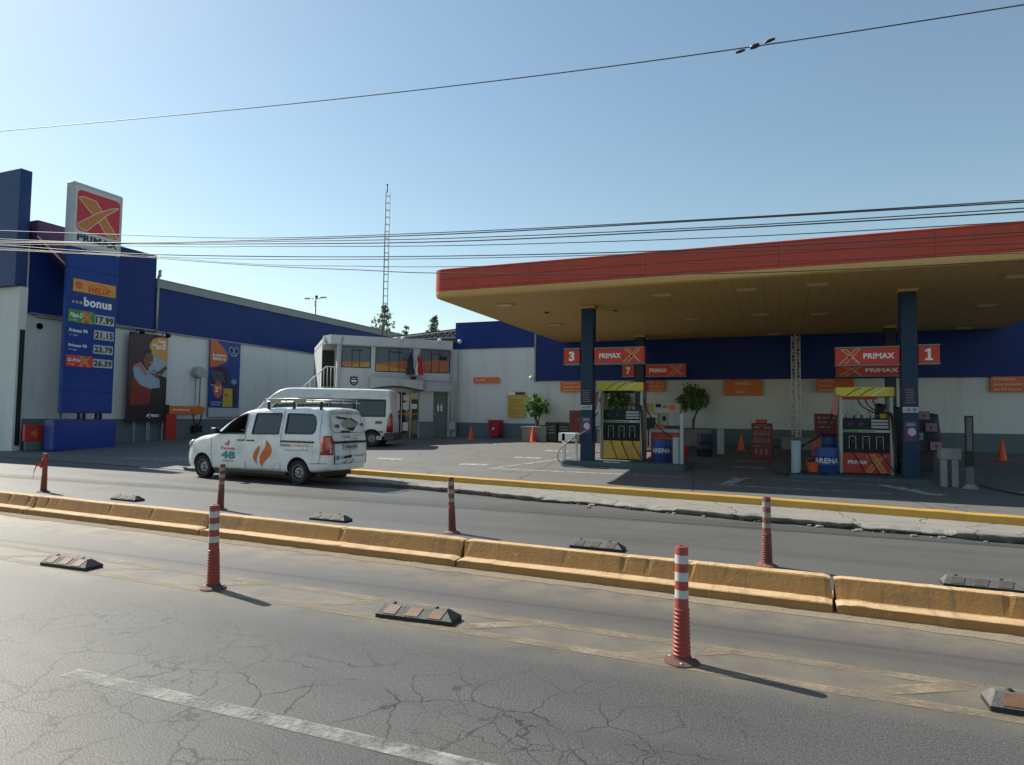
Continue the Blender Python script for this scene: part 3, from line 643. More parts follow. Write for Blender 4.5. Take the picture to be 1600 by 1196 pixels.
b.flat(Q([(.62, .54), (.8, .60), (.95, .66), (.99, .64), (.8, .56), (.72, .5)]), -.038, 4); strip(b, Q([(.60, .60), (.80, .56), (.99, .63)]), .04, -.0385, 0); strip(b, Q([(.78, .50), (.9, .60), (.99, .64)]), .06, -.0385, 0)
b.flat(Q([(.78, .985), (.60, .96), (.52, .90), (.50, .86), (.56, .81), (.70, .765), (.86, .72), (1., .70), (1., .985)]), -.0375, 6)
b.flat(Q([(.92, .985), (1, .985), (1., .84), (.96, .9)]), -.0385, 7)
b.build('print', [mat('poster_black', (.012, .010, .016), .4), mat('poster_seat', (.22, .02, .015), .5), mat('poster_shirt', (.26, .36, .46), .5, var=.3, scale=2), mat('poster_collar', (.42, .16, .13), .5), mat('poster_skin', (.20, .075, .05), .5), mat('poster_window', (.30, .38, .42), .5, var=.3, scale=1.5), mat('poster_gold', (.58, .30, .05), .5), mat('poster_coral', (.62, .22, .07), .5)], fr)
b = MB(); put_text(b, 'Diesel', 1.42, 1.82, zb+3.66, zb+3.82, -.04, 0, .04); put_text(b, 'Max-D', 1.14, 1.84, zb+3.36, zb+3.62, -.04, 0, .03); put_text(b, 'PRIMAX', 1.18, 1.62, .98+zb*0+.12, 1.23, -.04, 0, .04); b.flat([(.95, 1.13), (1.02, 1.22), (1.15, 1.27), (1.10, 1.18), (1.0, 1.10)], -.04, 0); b.flat(ell(1.11, 1.08, .03, .03, 10), -.04, 0); b.build('lettering', m_letter, fr)
for x in (.4, 1.05, 1.15, 1.85): b = MB(); b.box(x, x+.06, .03, .09, 0, 1.0); b.build('leg', m_galv, t)
for x, dz in ((.28, 0), (1.62, 0)):
    b = MB(); b.tube([(x, .0, 4.86), (x, -.1, 5.02), (x, -.3, 4.98)], .02, 6); b.lathe([(.06, 0), (.13, -.16), (.12, -.17), (.03, -.02)][::-1], 12, T=Matrix.Translation((x, -.34, 4.98)) @ Matrix.Rotation(R(-30), 4, 'X')); b.build('spotlight', m_black, t)
t = thing('poster', 'blue poster with an orange price bubble and yellow bag, hung on the white left wall', 'poster', (-26.86, 24.75, 1.42), R(90))
b = MB(); b.box(0, 2.0, -.02, .03, 0, 3.93); fr = b.build('board', mat('poster_blue', (.012, .045, .24), .45, var=.35, scale=1.2), t)
b = MB()
def Q(pts): return [(x*2., z*3.93) for x, z in pts]
b.flat(Q([(0, 0), (1, 0), (1, .12), (0, .12)]), -.022, 0)
b.flat(Q([(0, 1), (.18, 1), (.40, .93), (.56, .84), (.58, .77), (.50, .72), (.2, .66), (0, .65)]), -.023, 1)
b.flat(Q([(.05, .42), (.06, .62), (.16, .66), (.40, .66), (.62, .62), (.60, .44), (.3, .38)]), -.0225, 5)
for i in range(5): strip(b, Q([(.08+.07*i, .60), (.16+.08*i, .46)]), .03, -.0235, 6)
b.flat(Q([(.68, .17), (.66, .40), (.70, .48), (.76, .52), (.86, .52), (.92, .46), (.92, .17)]), -.0235, 5); b.flat(Q([(.70, .47), (.75, .51), (.87, .51), (.91, .46), (.8, .43)]), -.024, 6)
b.flat(ell(.56, 1.42, .30, .44, 20), -.024, 1); b.flat(Q([(.02, .40), (.22, .41), (.24, .44), (.03, .43)]), -.025, 4)
b.flat(Q([(.44, .135), (.78, .135), (.76, .38), (.47, .38)]), -.0255, 2); b.flat(Q([(.50, .27), (.62, .27), (.62, .31), (.50, .31)]), -.026, 3)
for cx in (1.38, 1.72): b.flat(ell(cx, 3.52, .16, .19, 16), -.024, 0); b.flat(ell(cx, 3.52, .13, .155, 16), -.025, 4)
b.build('print', [mat('poster_white', (.45, .48, .50), .5), mat('bubble_orange', (.55, .13, .04), .5), mat('bag_yellow', (.50, .38, .04), .5), mat('bag_mark', (.55, .12, .03), .5), mat('print_navy', (.01, .02, .09), .5), mat('print_plum', (.03, .015, .05), .4, var=.4, scale=5), mat('print_silver', (.25, .27, .35), .4)], fr)
b = MB(); put_text(b, 'EL EQUIPO', .16, 1.02, 3.10, 3.24, -.028, 0, .045); put_text(b, 'PERFECTO', .16, 1.02, 2.92, 3.06, -.028, 0, .045); put_text(b, '2', .38, .58, 1.28, 1.56, -.028, 0, .05); put_text(b, '50', .60, .76, 1.46, 1.56, -.028, 0, .04); put_text(b, 'POR SOLO', .1, .42, 1.60, 1.66, -.028, 0, .03); put_text(b, 'VISITA NUESTRA', .15, .8, .72, .78, -.028, 0, .02); put_text(b, 'TIENDA HOY', .15, .72, .60, .66, -.028, 0, .02); put_text(b, 'AHORA', 1.35, 1.75, 3.22, 3.28, -.028, 0, .03); b.build('lettering', m_letter, fr)
t = thing('wall_sign', 'orange sign lettered aire y agua on a red post by the left wall', 'sign', (-26.62, 22.15, .32), R(90))
b = MB(); b.prism([(.1, 1.25), (2.05, 1.25), (2.2, 1.45), (2.05, 1.62), (.1, 1.62)], -.05, .05); b.build('panel', m_orange, t, bevel=.01)
b = MB(); put_text(b, 'aire/agua', .25, 1.25, 1.36, 1.50, -.055, 0, .02); b.build('lettering', m_letter, t)
b = MB(); b.box(-.05, .5, -.08, .05, .0, 1.22); b.build('post', mat('post_red', (.42, .03, .02), .5), t, bevel=.01)
b = MB(); b.box(-.08, .08, -.06, .04, 1.22, 1.66); b.build('end_cap', m_dark, t)
t = thing('air_hose_reel', 'grey air hose reel on the left wall with a looped hose under it', 'hose reel', (-26.86, 23.95, 1.0), R(90))
b = MB(); b.lathe([(.25, -.28), (.27, -.26), (.27, .0), (.25, .02)], 20, T=Matrix.Translation((0, -.2, 2.62)) @ Matrix.Rotation(R(90), 4, 'X') @ Matrix.Translation((0, 0, .1))); b.box(-.1, .45, -.3, 0, 2.45, 2.75); b.build('reel', m_galv, t, auto=40)
b = MB(); b.tube([(.12, -.15, 2.4), (.14, -.13, 1.2), (.1, -.12, .75)], .022, 6); b.tube([(-.1, -.1, 2.4), (-.12, -.12, 1.3), (-.1, -.12, .7)], .015, 6)
for k in range(3): b.tube([(.02+.24*math.cos(a), -.14-.02*k, .48+(.42+.03*k)*math.sin(a)) for a in [2*math.pi*i/18 for i in range(19)]], .018, 6)
b.build('hose', m_black, t); b = MB(); b.box(-.2, .28, -.25, 0, -.35, .0); b.build('box', m_black, t, bevel=.01)

# ------------------------------------------------------------------ two storey shop across the corner
t = thing('shop_building', 'two storey white shop with three upper windows over a curved concrete awning', 'building', (-19, 24.85, 0), math.atan2(.6885, .7252))
W = [(.15, 1.52, 3.83, 4.86), (1.72, 3.55, 3.68, 4.86), (3.92, 5.40, 3.72, 4.86)]
b = MB(); b.box(-.02, 5.45, 0, .3, 4.86, 5.0); b.box(-.05, .15, 0, .3, 2.9, 4.86); b.box(5.45, 5.80, .16, 1.2, .3, 4.95); b.box(1.52, 1.72, 0, .3, 3.3, 4.86); b.box(3.55, 3.92, 0, .3, 3.3, 4.86); b.box(5.40, 5.45, 0, .3, .3, 4.86)
b.box(.15, 1.52, 0, .3, 2.9, 3.83); b.box(1.72, 3.55, 0, .3, 2.8, 3.68); b.box(3.92, 5.40, 0, .3, 2.82, 3.72); b.box(-.05, 1.5, 0, .3, .3, 2.9); b.box(3.9, 4.58, 0, .3, .3, 2.82); b.box(5.33, 5.40, 0, .3, .3, 2.82)
b.box(-.05, 5.45, .9, 6, .3, 5.0); b.box(-.62, -.05, 1.2, 6, .3, 5.0); b.box(-.05, 5.45, .3, .9, 4.9, 5.0); b.box(-.05, 5.45, .3, .9, 2.7, 3.3)
b.build('wall', m_shop_wall, t)
b = MB(); b.box(-.35, 5.47, -.18, .3, 4.90, 5.32); b.add([(-.35, -.18, 4.9), (-.35, -.18, 5.32), (-.64, .5, 5.32), (-.64, .5, 4.9), (-.35, .3, 4.9), (-.35, .3, 5.32), (-.64, .9, 5.32), (-.64, .9, 4.9)], [(0, 1, 2, 3), (0, 3, 7, 4), (1, 5, 6, 2), (4, 7, 6, 5)]); b.box(-.62, 5.47, .3, 6, 5.05, 5.25)
b.build('parapet', m_shop_wall, t)
for a_, c_ in ((3.9, 4.58), (-.05, 1.5)): b = MB(); b.box(a_, c_, -.03, 0, .3, 1.35); b.build('wainscot', m_grey_wall, t)
m_wfilm_b = mat('window_film_teal', (.05, .11, .14), .25, var=.2, scale=1.2); m_wo = mat('window_film_orange', (.40, .12, .05), .4); m_wy = mat('window_film_yellow', (.42, .24, .04), .4)
for i, (x0, x1, z0, z1) in enumerate(W):
    b = MB(); b.box(x0, x1, .05, .10, z0, z1); wn = b.build('window', m_dark, t)
    b = MB(); b.box(x0+.04, x1-.04, .035, .045, z0+.04, z1-.04); b.build('pane', m_wfilm_b, wn)
    h = z1-z0; b = MB(); n = 16; a0, a1, c0, c1 = [(.25, .30, .05, .30), (.32, .50, .30, .12), (.48, .60, -.1, -.1)][i]
    up_ = [(x0+.05+(x1-x0-.1)*k/n, z0+h*(a0+(a1-a0)*k/n+.03*math.sin(k/n*3))) for k in range(n+1)]
    b.flat([(x0+.05, z0+.05), (x1-.05, z0+.05)]+up_[::-1], .030, 0)
    if c0 > 0: b.flat([(x0+.05, z0+.05), (x1-.05, z0+.05)]+[(p[0], max(z0+.06, z0+h*(c0+(c1-c0)*k/n))) for k, p in enumerate(up_)][::-1], .027, 1)
    b.build('film', [m_wo, m_wy], wn)
    b = MB()
    for f in (.36, .62): b.box(x0+(x1-x0)*f-.012, x0+(x1-x0)*f+.012, .015, .05, z0+.03, z1-.1)
    b.box(x0+(x1-x0)*.33, x0+(x1-x0)*.7, .012, .04, z1-.22, z1-.18)
    if i == 2: b.box(x0+.95, x0+1.3, .01, .03, z1-.5, z1-.3)
    b.build('frame', m_dark, wn)
b = MB(); n = 14; top = []; bot = []
for k in range(n+1):
    x = 1.43+2.5*k/n; top.append((x, 3.42-.12*(k/n))); bot.append((x, 2.78+.16*math.sin(math.pi*min(1, k/n*1.05))))
b.prism(top+bot[::-1], -.55, -.0, 0); b.box(3.93, 5.42, -.25, .0, 2.82, 3.28); b.build('awning', plaster_material('peeling_awning', (.44, .47, .49), (.10, .14, .17)), t)
b = MB(); b.tube([(p[0], -.57, p[1]+.04) for p in bot], .035, 6); b.build('awning_edge', m_dark, t)
b = MB(); b.box(4.60, 5.31, .10, .14, .55, 2.80); d = b.build('door', mat('grey_door', (.10, .13, .145), .5, dirt=(.06, .08, .09)), t)
b = MB(); b.box(4.58, 5.33, .02, .1, 2.76, 2.82); b.box(4.58, 4.62, .02, .1, .5, 2.76); b.box(5.29, 5.33, .02, .1, .5, 2.76); b.build('frame', m_grey_trim, d)
b = MB()
for x in (4.85, 5.02): b.flat(ell(x, 2.18, .03, .035, 10), .098); b.flat([(x-.045, 2.12), (x+.045, 2.12), (x+.035, 1.86), (x-.035, 1.86)], .097)
b.build('pictogram', m_letter, d); b = MB(); b.lathe([(.03, 0), (.03, .05)], 10, T=Matrix.Translation((4.68, .09, 1.7)) @ Matrix.Rotation(R(90), 4, 'X')); b.build('handle', m_steel, d)
# shopfront glazing with notices and shelves behind it
b = MB(); b.box(1.5, 3.9, .55, .60, .5, 2.8); b.build('interior_back', mat('shop_dark', (.03, .035, .035), .7, var=.4, scale=3), t)
b = MB(); random.seed(11)
for i in range(22):
    x = random.uniform(1.6, 3.7); z = random.choice([.75, 1.15, 1.55, 1.95, 2.3]); b.box(x, x+random.uniform(.05, .22), .42, .52, z, z+random.uniform(.12, .34), random.randrange(3))
b.box(1.6, 3.8, .38, .54, 1.10, 1.13, 0); b.box(1.6, 3.8, .38, .54, 1.9, 1.93, 0); b.box(2.55, 3.0, .3, .5, .55, 1.6, 3); b.build('display_goods', [mat('goods_pale', (.45, .45, .42), .6), mat('goods_green', (.12, .18, .10), .6), mat('goods_tan', (.32, .28, .2), .6), m_dark], t)
b = MB()
for x in (1.5, 2.30, 3.02, 3.45, 3.86): b.box(x, x+.05, .10, .15, .5, 2.8)
b.box(1.5, 3.9, .10, .15, .5, .56); b.box(1.5, 3.9, .1, .15, 2.74, 2.8); g = b.build('shopfront_frame', m_galv, t)
b = MB(); b.box(1.52, 3.88, .12, .125, .5, 2.76); b.build('pane', glass_material('shop_glass', (.45, .50, .50), .12), g)
b = MB(); b.box(2.35, 3.88, .09, .10, 1.68, 1.74, 1); b.box(3.1, 3.4, .09, .1, 1.9, 2.25); b.box(3.12, 3.4, .09, .1, 2.35, 2.6); b.box(3.5, 3.8, .09, .1, 1.95, 2.2); b.box(2.45, 2.95, .09, .1, 1.85, 2.65); b.box(3.12, 3.38, .088, .1, .9, 1.3); b.build('notices', [mat('paper', (.55, .58, .56), .6, var=.1), mat('notice_orange', (.55, .14, .08), .5)], g)
b = MB()
shield = [(.75, 2.98), (.90, 3.06), (.94, 3.2), (.91, 3.32), (.93, 3.42), (.83, 3.40), (.75, 3.44), (.67, 3.40), (.57, 3.42), (.59, 3.32), (.56, 3.2), (.60, 3.06)]
b.prism(shield, -.03, 0, 0); b.flat([(.63, 3.17), (.87, 3.17), (.87, 3.25), (.63, 3.25)], -.033, 1); put_text(b, 'ALARMA', .65, .85, 3.30, 3.35, -.034, 1, .02); put_text(b, '24 H', .68, .82, 3.07, 3.12, -.034, 1, .02); b.build('shield_plaque', [m_navy, m_letter], t)
# left end: dark doorway and the stair railing
b = MB(); b.box(-.62, -.05, 1.12, 1.22, 2.9, 4.7); b.build('doorway', m_dark, t)
st = MB(); st.box(-.60, -.05, .2, 1.18, 2.75, 2.92)
for i in range(9): st.box(-.60-.26*(i+1), -.60-.26*i, .2, 1.2, 2.75-.26*(i+1)-.05, 2.75-.26*(i+1)+.05)
st.build('stair', m_concrete, t)
b = MB(); b.tube([(-.1, .2, 3.85), (-.5, .2, 3.85), (-2.9, .2, 1.5)], .03, 6)
for i in range(3): b.tube([(-.12-.16*i, .2, 2.9), (-.12-.16*i, .2, 3.85)], .014, 5)
for i in range(12): b.tube([(-.6-.2*i, .2, 2.75-.2*i), (-.6-.2*i, .2, 3.75-.196*i)], .014, 5)
b.build('railing', m_white, t)
b = MB(); b.tube([(.18, -.2, 5.2), (.12, -.2, 4.9), (.05, -.12, 3.0), (.05, -.06, .5)], .035, 8); b.tube([(5.42, -.06, 4.8), (5.42, -.06, .8)], .03, 8); b.tube([(3.95, -.3, 3.33), (5.5, -.3, 3.3), (5.62, -.3, 3.2), (5.62, -.1, .9)], .022, 6); b.build('pipe', m_galv, t)
for x in (2.95, 4.75): b = MB(); b.lathe([(.02, -.02), (.09, .0), (.10, .08), (.05, .14)], 12, T=Matrix.Translation((x, -.3, 5.26)) @ Matrix.Rotation(R(35), 4, 'X')); b.tube([(x, -.18, 5.2), (x, -.3, 5.26)], .02, 6); b.build('floodlight', m_white, t)
b = MB(); b.box(3.42, 3.62, -.4, -.1, 3.36, 3.5); b.build('lamp_box', m_dark, t, bevel=.01)
# flags
def flag(name, label, x, bands, lean):
    f = thing(name, label, 'flag', (-19, 24.85, 0), math.atan2(.6885, .7252))
    b = MB(); b.tube([(x, -.3, 3.45), (x+lean, -.55, 4.8)], .015, 6); b.build('pole', m_galv, f)
    b = MB(); n = 14
    for i in range(n):
        z0, z1 = 4.7-i/n*1.15, 4.7-(i+1)/n*1.15
        for k, (u0, u1, mi) in enumerate(bands):
            def P(u, z, i):
                sp = (.10+.26*min(1, i/n*1.6))*(u-.5); return (x+lean*.8+sp+.03*math.sin(i*.9+u*3), -.52-.07*math.sin(u*9+i*.35), z)
            b.add([P(u0, z0, i), P(u1, z0, i), P(u1, z1, i+1), P(u0, z1, i+1)], [(0, 1, 2, 3)], mi, True)
    b.build('cloth', [mat('flag_red', (.42, .015, .02), .7), mat('flag_white', (.6, .6, .6), .7), mat('flag_navy', (.015, .02, .05), .7)], f); return f
flag('flag', 'red and white flag hanging from the pillar between the upper shop windows', 3.72, [(0, .33, 1), (.33, .5, 0), (.5, 1, 0)], .0)
flag('flag', 'dark navy flag hanging over the yellow film of the middle shop window', 3.3, [(0, 1, 2)], .0)

# ------------------------------------------------------------------ back walls
def wallthing(label, x0, x1, y, zb, ztop, zw, gap=None):
    t = thing('boundary_wall', label, 'wall', (x0, y, 0)); L = x1-x0
    b = MB(); b.box(0, L, 0, .4, .2, ztop-.02); b.build('wall', m_white_wall, t)
    b = MB(); b.box(0, L, -.03, 0, .2, zw); b.build('wainscot', m_grey_wall, t)
    b = MB(); b.box(-.0, L, -.07, -.001, zb, ztop); b.box(0, L, -.09, .42, ztop, ztop+.03); b.build('cladding', m_blue_x, t); return t
wallthing('tall blue and white wall between the shop and the canopy', -15.16, -10.2, 29.3, 5.0, 6.31, 1.32)
t = wallthing('long blue and white back wall under and behind the red canopy', -10.42, 22, 28.15, 3.29, 6.4, 1.27)
b = MB(); b.box(-.04, .04, -.10, 1.3, 3.25, 6.4); b.build('edge_trim', m_grey_trim, t)
b = MB(); b.box(-.03, 32, -.6, -.02, .3, .60); 
def orange_sign(x0, x1, z0, z1, y, lines, label, tx=.10, tz=None, keep=.7, h=.11):
    t = thing('wall_sign', label, 'sign', (x0, y, z0), 0, 'orange notice boards on the back walls')
    w_, h_ = x1-x0, z1-z0; b = MB(); b.prism(rrect(0, w_, 0, h_, .05, 3), -.04, .0); b.build('panel', m_orange, t, bevel=.006)
    b = MB(); n = len(lines); 
    for i, (s, fr) in enumerate(lines):
        zc = h_-(i+.5)*h_/n if n > 1 else h_/2; put_text(b, s, w_*tx, w_*tx+w_*fr, zc-h/2, zc+h/2, -.044, 0, .03)
    b.build('lettering', mat('sign_pale_text', (.72, .50, .38), .6), t); return t
orange_sign(-9.18, -7.6, 2.78, 3.25, 28.06, [('Prohibido el', .45), ('abastecimiento a', .62), ('vehiculos en marcha', .75)], 'orange notice with three lines left of the column numbered 3', h=.08)
orange_sign(-6.0, -4.5, 2.80, 3.25, 28.06, [('No usar', .4), ('celular a', .4), ('50 mts', .35)], 'orange notice half hidden behind the left dispenser top', tx=.55, h=.08)
orange_sign(-2.12, -.65, 2.63, 3.27, 28.06, [('Prohibido', .42), ('Fumar', .28)], 'square cornered orange notice reading Prohibido Fumar, left of the lattice mast', tx=.30, h=.13)
orange_sign(1.31, 2.62, 2.76, 3.27, 28.06, [('Prohibido', .42), ('comercio', .36), ('ambulatorio', .52)], 'orange notice about street vending, right of the lattice mast', tx=.06, h=.09)
orange_sign(6.97, 8.5, 2.76, 3.30, 28.06, [('Prohibido', .42), ('estacionarse', .54), ('las 24 horas', .52)], 'orange notice about parking on the wall at the right edge', tx=.06, h=.09)
orange_sign(-14.1, -12.7, 3.28, 3.56, 29.22, [('SS.HH.', .38)], 'long narrow orange sign on the tall wall next to the shop', tx=.1, h=.11)
t = thing('notice_board', 'yellow notice sheet with a blue heading on the tall wall beside the round tree', 'notice', (-12.25, 29.22, 1.62))
b = MB(); b.box(0, .92, -.03, 0, 0, 1.22); p = b.build('panel', mat('notice_yellow', (.50, .37, .06), .6, dirt=(.3, .22, .06)), t)
b = MB(); b.box(.02, .9, -.035, -.03, 1.08, 1.2, 0); b.box(.02, .40, -.036, -.03, 1.08, 1.2, 1)
for i in range(9): b.box(.08, .2+.6*abs(math.sin(i*1.9)), -.034, -.03, .92-i*.1, .95-i*.1, 2)
b.build('print', [m_navy, m_letter, mat('ink_red', (.35, .12, .05), .6)], p)

# ------------------------------------------------------------------ fuel canopy
CX0, CX1, CY0, CY1 = -9.2, 7.42, 16.2, 27.95
t = thing('canopy', 'wide flat fuel station canopy with red fascia and ochre slatted soffit', 'canopy', (CX0, CY0, 5.0)); LX, LY = CX1-CX0, CY1-CY0
def ringp(r, o): return rrect(o, LX-o, o, LY-o, r, 6)
def shell(name, levels, m, parent=None, cap=None):
    b = MB(); n = None; v = []
    for o, z, r in levels: P = ringp(r, o); n = len(P); v += [(p[0], p[1], z) for p in P]
    fs = [(k*n+i, k*n+(i+1) % n, (k+1)*n+(i+1) % n, (k+1)*n+i) for k in range(len(levels)-1) for i in range(n)]
    if cap == 'top': fs.append(tuple((len(levels)-1)*n+i for i in range(n)))
    if cap == 'bottom': fs.append(tuple(range(n-1, -1, -1)))
    b.add(v, fs, 0, True); return b.build(name, m, parent, auto=30)
shell('fascia', [(0, .17, .35), (0, .80, .35), (.03, .82, .33), (.3, .82, .2), (.3, .7, .2)], m_fascia, t)
shell('trim_band', [(.10, .0, .3), (.03, .03, .33), (.0, .09, .35), (.0, .17, .35)], m_ochre, t)
b = MB(); P = ringp(.3, .10); b.flat(P, .004, 0, 'xy'); b.f[-1] = b.f[-1][::-1]; b.build('soffit', m_soffit, t)
b = MB(); b.flat(ringp(.2, .3), .7, 0, 'xy'); b.build('roof', m_grey_trim, t)
for x, y in [(-7.6, 17.83), (-7.51, 22.24), (-7.4, 27.3), (-2.92, 17.66), (-.78, 17.62), (-.54, 21.97), (-.18, 27.2), (1.17, 22.37), (5.45, 22.15), (6.02, 27.3), (5.01, 17.91), (.87, 17.5), (-2.7, 22.3)]:
    b = MB(); b.box(-.26, .26, -.17, .17, -.03, .0); b.box(-.22, .22, -.13, .13, -.04, -.03, 1); o = b.build('light_fixture', [m_ochre, mat('fixture_lens', (.55, .50, .40), .3)], t, bevel=.006, loc=(x-CX0, y-CY0, .0))
for x, y in [(-4.75, 19.9), (3.4, 20.3), (-6.9, 19.6)]: b = MB(); b.lathe([(.05, -.04), (.08, -.02), (.08, 0)], 12); b.build('sensor', m_maroon, t, loc=(x-CX0, y-CY0, 0))

def column(x, y, wd, label, front):
    z0 = gz(y); t = thing('canopy_column', label, 'column', (x, y, z0), 0, 'blue columns carrying the canopy'); h = wd/2
    b = MB(); b.box(-h, h, -h, h, 0, 5.0-z0); b.build('shaft', m_bluecol if front else m_navy, t, bevel=.02)
    b = MB(); b.box(-h-.04, h+.04, -h-.04, h+.04, 5.0-z0-.08, 5.0-z0-.002); b.build('head_plate', m_ochre, t)
    if front:
        b = MB(); b.box(-h+.03, h-.03, -h-.012, -h, 1.85, 2.3, 0); b.box(-h+.01, h-.01, -h-.02, -h, 1.66, 1.80, 1)
        for i in range(6): b.box(-h+.08, h-.08-.02*(i % 3), -h-.015, -h-.01, 1.9+i*.065, 1.915+i*.065, 2)
        put_text(b, '-6155' if x < 0 else '- 61 55', -h+.05, h-.05, 1.69, 1.77, -h-.023, 3, .03); b.build('plate', [mat('plate_navy', (.02, .018, .05), .5), m_lcd, mat('plate_text', (.25, .2, .25), .5), m_digit], t)
        b = MB(); b.box(-h+.04, h-.05, -h-.012, -h, .95, 1.45, 0); b.flat(ell(.02, 1.18, .09, .1, 14), -h-.015, 1); b.flat([(-.1, 1.33), (.1, 1.33), (.08, 1.40), (-.08, 1.40)], -h-.015, 2); b.build('sticker', [mat('sticker_plum', (.10, .03, .09), .5), mat('sticker_pale', (.5, .42, .5), .5), mat('sticker_teal', (.08, .3, .38), .5)], t)
    return t
column(-5.34, 19.0, .37, 'front left blue column carrying the number 3 sign', True)
column(3.0, 18.95, .36, 'front right blue column carrying the number 1 sign', True)
column(-5.23, 26.35, .36, 'rear left dark column behind the left dispenser, carrying the number 7 sign', False)
column(3.58, 26.1, .32, 'rear right dark column behind the dispenser with red lower panel', False)

def brandsign(x0, x1, z0, z1, y, num, xright, label, group='red lane signs fixed to the canopy columns'):
    t = thing('lane_sign', label, 'sign', (x0, y, z0), 0, group); w_, h_ = x1-x0, z1-z0
    b = MB(); b.box(0, w_, -.12, .12, .0, h_); b.build('box', m_red, t, bevel=.012)
    b = MB(); b.box(-.01, w_+.01, -.14, .14, h_, h_+.03); b.box(-.01, w_+.01, -.14, .14, -.03, 0); b.build('edge_trim', m_grey_trim, t)
    b = MB()
    if num == '1': b.flat([(w_*a, h_*c) for a, c in ((.32, .17), (.68, .17), (.68, .29), (.58, .29), (.58, .83), (.46, .83), (.32, .74), (.32, .64), (.44, .68), (.44, .29), (.32, .29))], -.124, 0)
    elif num: put_text(b, num, w_*(.32 if num != '1' else .40), w_*(.68 if num != '1' else .60), h_*.17, h_*.83, -.124, 0, .05)
    else:
        if xright: put_text(b, 'PRIMAX', w_*.10, w_*.54, h_*.34, h_*.68, -.124, 0, .04); xline(b, w_*.58, w_*.93, h_*.06, h_*.96, -.126, 1, 2, .018)
        else: put_text(b, 'PRIMAX', w_*.44, w_*.92, h_*.34, h_*.68, -.124, 0, .04); xline(b, w_*.06, w_*.40, h_*.03, h_*.96, -.126, 1, 2, .018)
    b.build('lettering', [m_letter, m_xline, mat('sign_red_orange', (.50, .09, .03), .5)], t); return t
brandsign(-6.07, -5.57, 3.27, 3.71, 18.97, '3', 0, 'red square sign with white number 3')
brandsign(-5.12, -3.63, 3.26, 3.70, 18.97, None, 1, 'wide red station sign right of the number 3, emblem at its right end')
brandsign(-5.94, -5.45, 3.35, 3.79, 26.35, '7', 0, 'red square sign with white number 7')
brandsign(-5.00, -3.42, 3.34, 3.79, 26.35, None, 1, 'wide red station sign right of the number 7')
brandsign(1.34, 2.80, 3.10, 3.53, 18.95, None, 0, 'wide red station sign left of the number 1, emblem at its left end')
brandsign(3.20, 3.66, 3.11, 3.55, 18.95, '1', 0, 'red square sign with white number 1')
brandsign(1.85, 3.95, 3.24, 3.62, 25.9, None, 0, 'shaded wide red station sign just under the brighter one at the right')

# ------------------------------------------------------------------ lattice masts, rear roof, lamp, trees
def lattice(name, label, x, y, z0, z1, wd, step, m, r=.022, cat='mast'):
    t = thing(name, label, cat, (x, y, z0)); h = z1-z0; L = [(0, -.577*wd), (-.5*wd, .289*wd), (.5*wd, .289*wd)]
    for a, c in L: b = MB(); b.tube([(a, c, 0), (a, c, h)], r, 6); b.build('leg', m, t)
    b = MB(); k = 0
    while k*step < h-.02:
        z = k*step
        for i in range(3):
            p, q = L[i], L[(i+1) % 3]; b.tube([(*p, z), (*q, z)], r*.6, 5)
            if (k+i) % 2: p, q = q, p
            if step < .42: b.tube([(*p, z), (*q, min(h, z+step))], r*.5, 5)
        k += 1
    b.build('bracing', m, t); return t
t = lattice('radio_mast', 'tall slender lattice mast rising behind the shop roof against the sky', -22.6, 34, 4.5, 15.55, .30, .45, mat('mast_grey', (.10, .115, .13), .5))
b = MB(); b.tube([(0, 0, 11.0), (0, 0, 11.45)], .03, 6); b.ball((0, 0, 11.5), .06); b.build('beacon', m_dark, t)
lattice('lattice_mast', 'white lattice mast standing in a concrete planter before the back wall', .58, 27.7, .95, 4.98, .30, .26, mat('mast_white', (.78, .78, .80), .5), .03)
b = MB(); b.box(-.62, .75, -.35, .3, 0, .52); b.box(-.66, .79, -.39, .34, .46, .54); tag(b.build('planter', m_concrete, None, bevel=.015, loc=(.66, 27.35, gz(27.3)-.1)), 'low concrete box round the foot of the white lattice mast', 'planter')
b = MB()
t = thing('roof_truss', 'grey steel roof truss under a dark sheet roof behind the shop', 'roof', (-23.5, 36, 0))
A_, B_ = (.3, 0, 6.62), (4.6, 1.5, 7.2); n = 12
P = [Vector(A_).lerp(Vector(B_), i/n) for i in range(n+1)]
b.tube(P, .05, 6); Q_ = [p-Vector((0, 0, .12+.35*i/n)) for i, p in enumerate(P)]; b.tube(Q_, .05, 6)
for i in range(n): b.tube([Q_[i], P[i]], .028, 5); b.tube([Q_[i], P[i+1]], .028, 5)
b.build('truss', mat('truss_grey', (.30, .32, .33), .5), t)
b = MB(); b.add([(.2, .1, 6.70), (4.8, 1.6, 7.30), (4.8, 12, 7.30), (.2, 12, 6.70), (.2, .1, 6.76), (4.8, 1.6, 7.36), (4.8, 12, 7.36), (.2, 12, 6.76)], [(0, 1, 2, 3), (4, 7, 6, 5), (0, 4, 5, 1), (3, 2, 6, 7)]); b.build('sheet_roof', mat('dark_sheet', (.035, .035, .04), .7), t)
b = MB(); b.box(-3, 8, 3, 3.2, 0, 6.6); b.build('rear_wall', m_dark, t)

t = thing('street_lamp', 'distant double armed street lamp over the warehouse roof', 'street lamp', (-39.8, 48.5, 0))
b = MB(); b.tube([(0, 0, 0), (0, 0, 12.4)], .09, 8); b.build('pole', m_galv, t)
for s in (-1, 1): b = MB(); b.tube([(0, 0, 12.3), (s*.9, 0, 12.36)], .04, 6); b.prism([(s*.6, 12.33), (s*1.2, 12.33), (s*1.15, 12.43), (s*.65, 12.43)], -.12, .12); b.build('lamp_arm', m_galv, t)
b = MB(); b.ball((.1, 0, 12.5), .14); b.build('photocell', m_dark, t)

